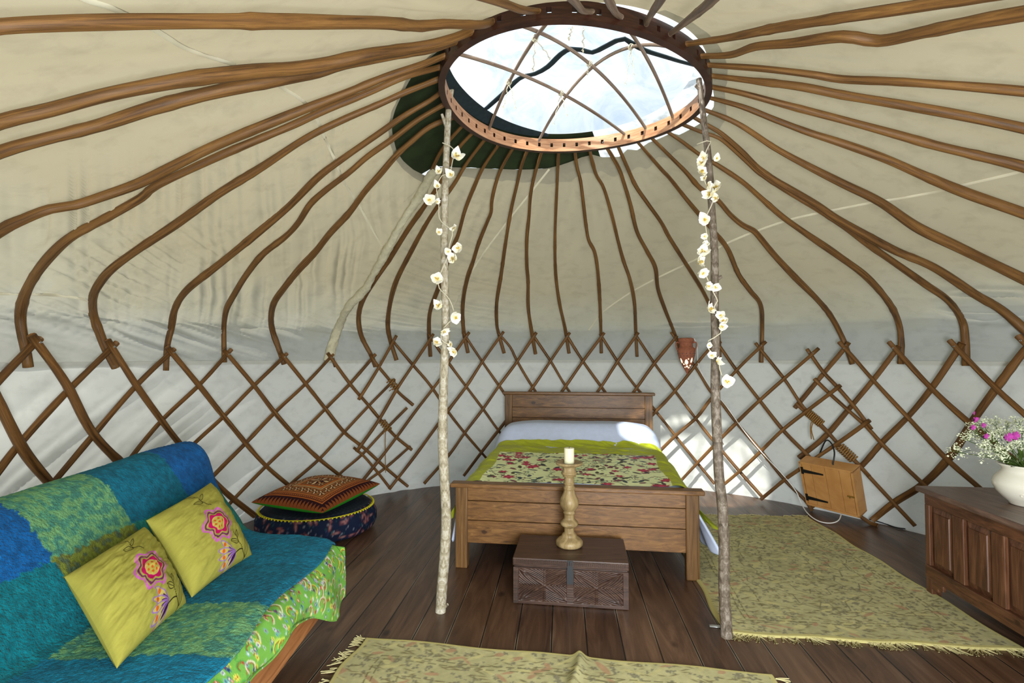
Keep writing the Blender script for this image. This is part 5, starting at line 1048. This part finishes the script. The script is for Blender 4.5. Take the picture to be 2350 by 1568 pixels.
# ------------------------------------------------------------------ sofa
SX0, SX1 = -.85, -1.40
yend = lambda x: 2.50+(-.85-x)*.33
sofa = thing('sofa', (-1.2, 1.7, 0), 'low futon sofa under a blue green blanket along the left lattice', 'sofa')
M['railw'] = m_wood('sofa_pine', (104, 60, 32), (144, 90, 52), (172, 116, 72), (24, 2.2, 24), (0, 0, 0), .45, False)
V, Fc = box((-.815, 1.72, .265), (.03, 1.44, .105)); mk('front_rail', V, Fc, M['railw'], sofa, smooth=False, auto=.006)
for (x, y) in ((-1.02, 2.2), (-.95, 1.1), (-1.62, 2.55), (-1.62, 1.06)): V, Fc = box((x, y, .11), (.05, .06, .22)); mk('leg', V, Fc, M['railw'], sofa, smooth=False, auto=.005)
V, Fc = box((-1.23, 1.72, .235), (.78, 1.44, .05)); mk('slatted_base', V, Fc, M['railw'], sofa, smooth=False, auto=.004)
# green printed mattress cover: seat, rounded front, hanging hem
def green_print(w, h, n, m):
    P = Paint(w, h, n, m, (112, 168, 72)); g = np.random.default_rng(8); X, Y = P.x, P.y
    P.c = P.c*(.75+.5*fbm(X*9, Y*9)[..., None])
    for k in range(int(w*h*130)):
        x, y, r, c = g.uniform(0, w), g.uniform(0, h), g.uniform(.02, .045), [(226, 214, 190), (196, 210, 80), (60, 150, 70), (214, 206, 180)][g.integers(4)]
        t = np.linspace(0, 5.2, 22); P.line([(x+r*math.exp(-q*.22)*math.cos(q), y+r*1.5*math.exp(-q*.22)*math.sin(q)) for q in t], .005, c); P.line([(x+.75*r*math.exp(-q*.22)*math.cos(q), y+.75*r*1.5*math.exp(-q*.22)*math.sin(q)) for q in t], .003, (150, 60, 40))
    for k in range(int(w*h*1000)):
        x, y, r = g.uniform(0, w), g.uniform(0, h), g.uniform(.006, .012); P.ell(x, y, r, r, 0, [(210, 214, 220), (44, 70, 130), (186, 84, 60), (120, 180, 190), (230, 220, 90)][g.integers(5)], 5, .5); P.ell(x, y, r*.35, r*.35, 0, [(150, 30, 40), (240, 230, 200), (30, 60, 90)][g.integers(3)])
    return P.c
n1, n2 = 190, 420; T_, Y_ = np.meshgrid(np.linspace(0, 1, n1), np.linspace(0, 1, n2), indexing='ij')
path = np.array([(-1.50, .395), (-1.2, .41), (-.90, .415), (-.835, .405), (-.79, .36), (-.782, .30), (-.775, .24), (-.772, .17)]); sp_ = np.r_[0, np.cumsum(np.hypot(*np.diff(path, axis=0).T))]; tot = sp_[-1]
Xp = np.interp(T_*tot, sp_, path[:, 0]); Zp = np.interp(T_*tot, sp_, path[:, 1]); Yp = 1.0+(yend(Xp)+.0-1.0)*Y_
hem = .33-.16*(1/(1+np.exp(-(Yp-2.12)/.05)))+.012*np.sin(Yp*21); Zp = np.maximum(Zp, hem); Xp = Xp+.016*np.sin(Yp*17+Zp*5)*np.clip((.40-Zp)*6, 0, 1)+.02*(fbm(Yp*9, Zp*7)-.4)*np.clip((.40-Zp)*5, 0, 1)
mo = mkq('mattress_cover', np.stack([Xp, Yp, Zp], -1), n1, n2, M['cloth'], sofa, col=green_print(tot, 1.9, n1, n2), label='green paisley printed cover', flip=True)
md = mo.modifiers.new('t', 'SOLIDIFY'); md.thickness = .006; md.offset = -1
n3, n4 = 160, 90; A_, B_3 = np.meshgrid(np.linspace(0, 1, n3), np.linspace(0, 1, n4), indexing='ij')      # end flap of the cover
Xe = -1.5+.715*A_; Ye = yend(Xe)+.012*np.sin(A_*23)*B_3+.03*B_3**.5; Ze = .41-.24*B_3
mkq('cover_end', np.stack([Xe, Ye, Ze], -1), n3, n4, M['cloth'], sofa, col=green_print(.72, .24, n3, n4))
V, Fc = box((-1.17, 1.72, .335), (.62, 1.40, .14)); mk('mattress', V, Fc, M['linen'], sofa, smooth=True, auto=.04)
V, Fc = box((-1.66, 1.80, .52), (.10, 1.56, .50), (.83, 0, -.45), (0, 1, 0), (.45*-1, 0, .9)); mk('backrest', V, Fc, M['linen'], sofa, smooth=True, auto=.03)
# blanket
n1, n2 = 330, 420; T_, Y_ = np.meshgrid(np.linspace(0, 1, n1), np.linspace(0, 1, n2), indexing='ij')
path = np.array([(-.835, .418), (-.90, .432), (-1.05, .432), (-1.2, .424), (-1.32, .42), (-1.385, .44), (-1.43, .50), (-1.52, .62), (-1.61, .74), (-1.66, .79), (-1.72, .812), (-1.79, .80), (-1.84, .74), (-1.87, .62), (-1.88, .50)])
Pq = smooth_path(np.c_[path, np.zeros(len(path))], .01)[:, :2]; sp_ = np.r_[0, np.cumsum(np.hypot(*np.diff(Pq, axis=0).T))]; tot = sp_[-1]
S_ = T_*tot; Xp = np.interp(S_, sp_, Pq[:, 0]); Zp = np.interp(S_, sp_, Pq[:, 1]); ye = yend(Xp)+.04+.02*np.sin(S_*14)*(S_ > .2); Yp = .98+(ye-.98)*Y_
rag = np.clip(1-S_/.05, 0, 1)*.02*np.sin(Yp*9); Xp = Xp+rag
Zp = Zp+.010*(fbm(Xp*6, Yp*4, 3)-.5)+.03*np.clip((Yp-1.9)*1.6, 0, 1)*np.clip((Zp-.7)*9, 0, 1)-.07*np.clip((1.9-Yp)*1.1, 0, 1)*np.clip((Zp-.6)*5, 0, 1)*.35
endf = np.clip((Yp-(ye-.05))/.05, 0, 1)**2; Zp = Zp-endf*.03
Xp = Xp-.012*(fbm(Yp*5, Zp*5)-.5)
s_seat = np.interp(-.60, [-1.5, -.5], [0, 0])
bn = (fbm(S_*70, Yp*70, 2)-.5)*.03
sS = S_+bn; yS = Yp+(fbm(S_*70+9, Yp*70, 2)-.5)*.03
s_j = np.interp(1.385, -Pq[:, 0], sp_); s_r = s_j+.235                       # junction; boundary on the back
colb = np.zeros((n1, n2, 3))
cols = {'blue': (16, 98, 168), 'teal': (12, 112, 140), 'tealb': (14, 122, 156), 'green': (92, 158, 122), 'tg': (34, 128, 118), 'olive': (118, 124, 48), 'dteal': (12, 118, 132)}
topR = ['blue', 'teal', 'green', 'blue', 'teal']; midR = ['tg', 'tg', 'olive', 'dteal', 'teal']; seatR = ['tealb', 'teal', 'green', 'tealb', 'green']
eb = [9, 2.50, 2.12, 1.75, 1.40, 0]; es = [9, 2.20, 1.86, 1.54, 1.15, 0]
for rowi, (row, lo, hi, edg) in enumerate(((seatR, -1, s_j-.04, es), (midR, s_j-.04, s_r, eb), (topR, s_r, 99, eb))):
    for k in range(5):
        mk_ = (sS >= lo) & (sS < hi) & (yS < edg[k]) & (yS >= edg[k+1]); colb[mk_] = lin(*cols[row[k]])
fz = fbm(S_*55+Yp*20, Yp*55-S_*20, 3)[..., None]; fz2 = fbm(S_*16, Yp*16, 3)[..., None]
gm = ((colb[..., 1] > colb[..., 2]*.95) & (colb[..., 0] > .08))[..., None]
colb = colb*(.55+.9*fz)*(.85+.3*fz2); colb = np.where(gm & (fz > .55), colb*.7+lin(150, 176, 70)*.3, colb); colb = np.where(gm & (fz < .42), colb*.7+lin(30, 110, 130)*.3, colb)
M['mohair'] = m_vcol('mohair', 1, 1.0, 110, .3, .01, .06, .05)
tz = .004*(fbm(S_*120, Yp*120, 2)-.5); Zp = Zp+tz
bl_ = mkq('blanket', np.stack([Xp, Yp, Zp], -1), n1, n2, M['mohair'], col=colb, flip=False); tag(bl_, 'fuzzy checked mohair blanket in blue teal and green draped over the sofa', 'blanket')
md = bl_.modifiers.new('t', 'SOLIDIFY'); md.thickness = .008; md.offset = -1
# embroidered cushions
def embroid(a, b, n):
    P = Paint(1, 1, n, n, (160, 155, 70)); P.c = P.c*(.93+.14*fbm(P.x*40, P.y*120, 2)[..., None]); X, Y = P.x, P.y
    fx, fy = .53, .46; R = .225
    for rr, col in ((R, (196, 104, 176)), (R*.86, (160, 155, 70)), (R*.80, (110, 40, 90)), (R*.70, (160, 155, 70))): P.ell(fx, fy, rr, rr, .3, col, 6, .24)
    t = np.arctan2(Y-fy, X-fx); r = np.hypot(X-fx, Y-fy); 
    P.ell(fx, fy, R*.60, R*.60, .3, (186, 18, 92), 6, .22); P.ell(fx, fy, R*.38, R*.38, 0, (206, 196, 120)); P.ell(fx, fy, R*.36, R*.36, 0, (196, 176, 84))
    for q in range(7): P.ell(fx+R*.23*math.cos(q*PI/3), fy+R*.23*math.sin(q*PI/3), R*.06, R*.06, 0, (206, 96, 34))
    P.ell(fx, fy, R*.065, R*.065, 0, (206, 96, 34))
    bk = (34, 20, 16)
    P.curve([(.70, .29), (.735, .23), (.74, .16), (.77, .08), (.82, .0)], .011, bk, .022)
    P.curve([(.77, .08), (.71, .09), (.63, .08)], .010, bk)
    for (x, y, L, wd_, an) in ((.735, .22, .10, .03, .9), (.735, .17, .13, .034, 2.7)): P.leaf(x, y, L, wd_, an, (160, 155, 70), bk); P.line([(x, y), (x+L*math.cos(an), y+L*math.sin(an))], .006, bk); 
    P.leaf(.82, .01, .24, .045, 1.05, (160, 155, 70), bk); P.line([(.82, .01), (.93, .205)], .006, bk)
    hx, hy = .63, .08
    for q in range(5):
        an = 2.35+q*.33; P.leaf(hx, hy, .27, .042, an, (150, 110, 176)); P.leaf(hx+.05*math.cos(an), hy+.05*math.sin(an), .20, .03, an, (190, 176, 96)); P.ell(hx+.19*math.cos(an), hy+.19*math.sin(an), .02, .02, 0, (206, 96, 34)); P.leaf(hx, hy, .13, .02, an, (84, 24, 92) if q % 2 else (56, 16, 70))
    P.curve([(.60, .70), (.56, .78), (.53, .86), (.50, .97)], .011, bk, .022)
    for (x, y, L, wd_, an) in ((.54, .83, .12, .028, .6), (.55, .79, .14, .032, 2.9), (.52, .90, .12, .028, 2.3)): P.leaf(x, y, L, wd_, an, (160, 155, 70), bk); P.line([(x, y), (x+L*math.cos(an)*.9, y+L*math.sin(an)*.9)], .004, bk)
    return P.c
M['cush'] = m_vcol('linen_cushion', .9, .25, 160, 0, .002, 0, .12)
tow_ = np.array([.7, -.3, .5])
pillow('cushion', [at_y((268, 1535), 1.455), at_y((427, 1385), 1.87), at_y((330, 1210), 2.05), at_y((147, 1325), 1.63)], .135, 300, embroid, M['cush'], 'yellow green cushion with pink embroidered flower, nearest on the sofa', 'embroidered cushions on the sofa', (160, 155, 70), 1.2, 3, .05, .8, nrm_up=tow_)
pillow('cushion', [at_y((440, 1373), 1.91), at_y((578, 1275), 2.32), at_y((483, 1108), 2.49), at_y((335, 1195), 2.05)], .13, 300, embroid, M['cush'], 'yellow green cushion with pink embroidered flower near the far sofa end', 'embroidered cushions on the sofa', (160, 155, 70), 1.0, 8, .05, .8, nrm_up=tow_)
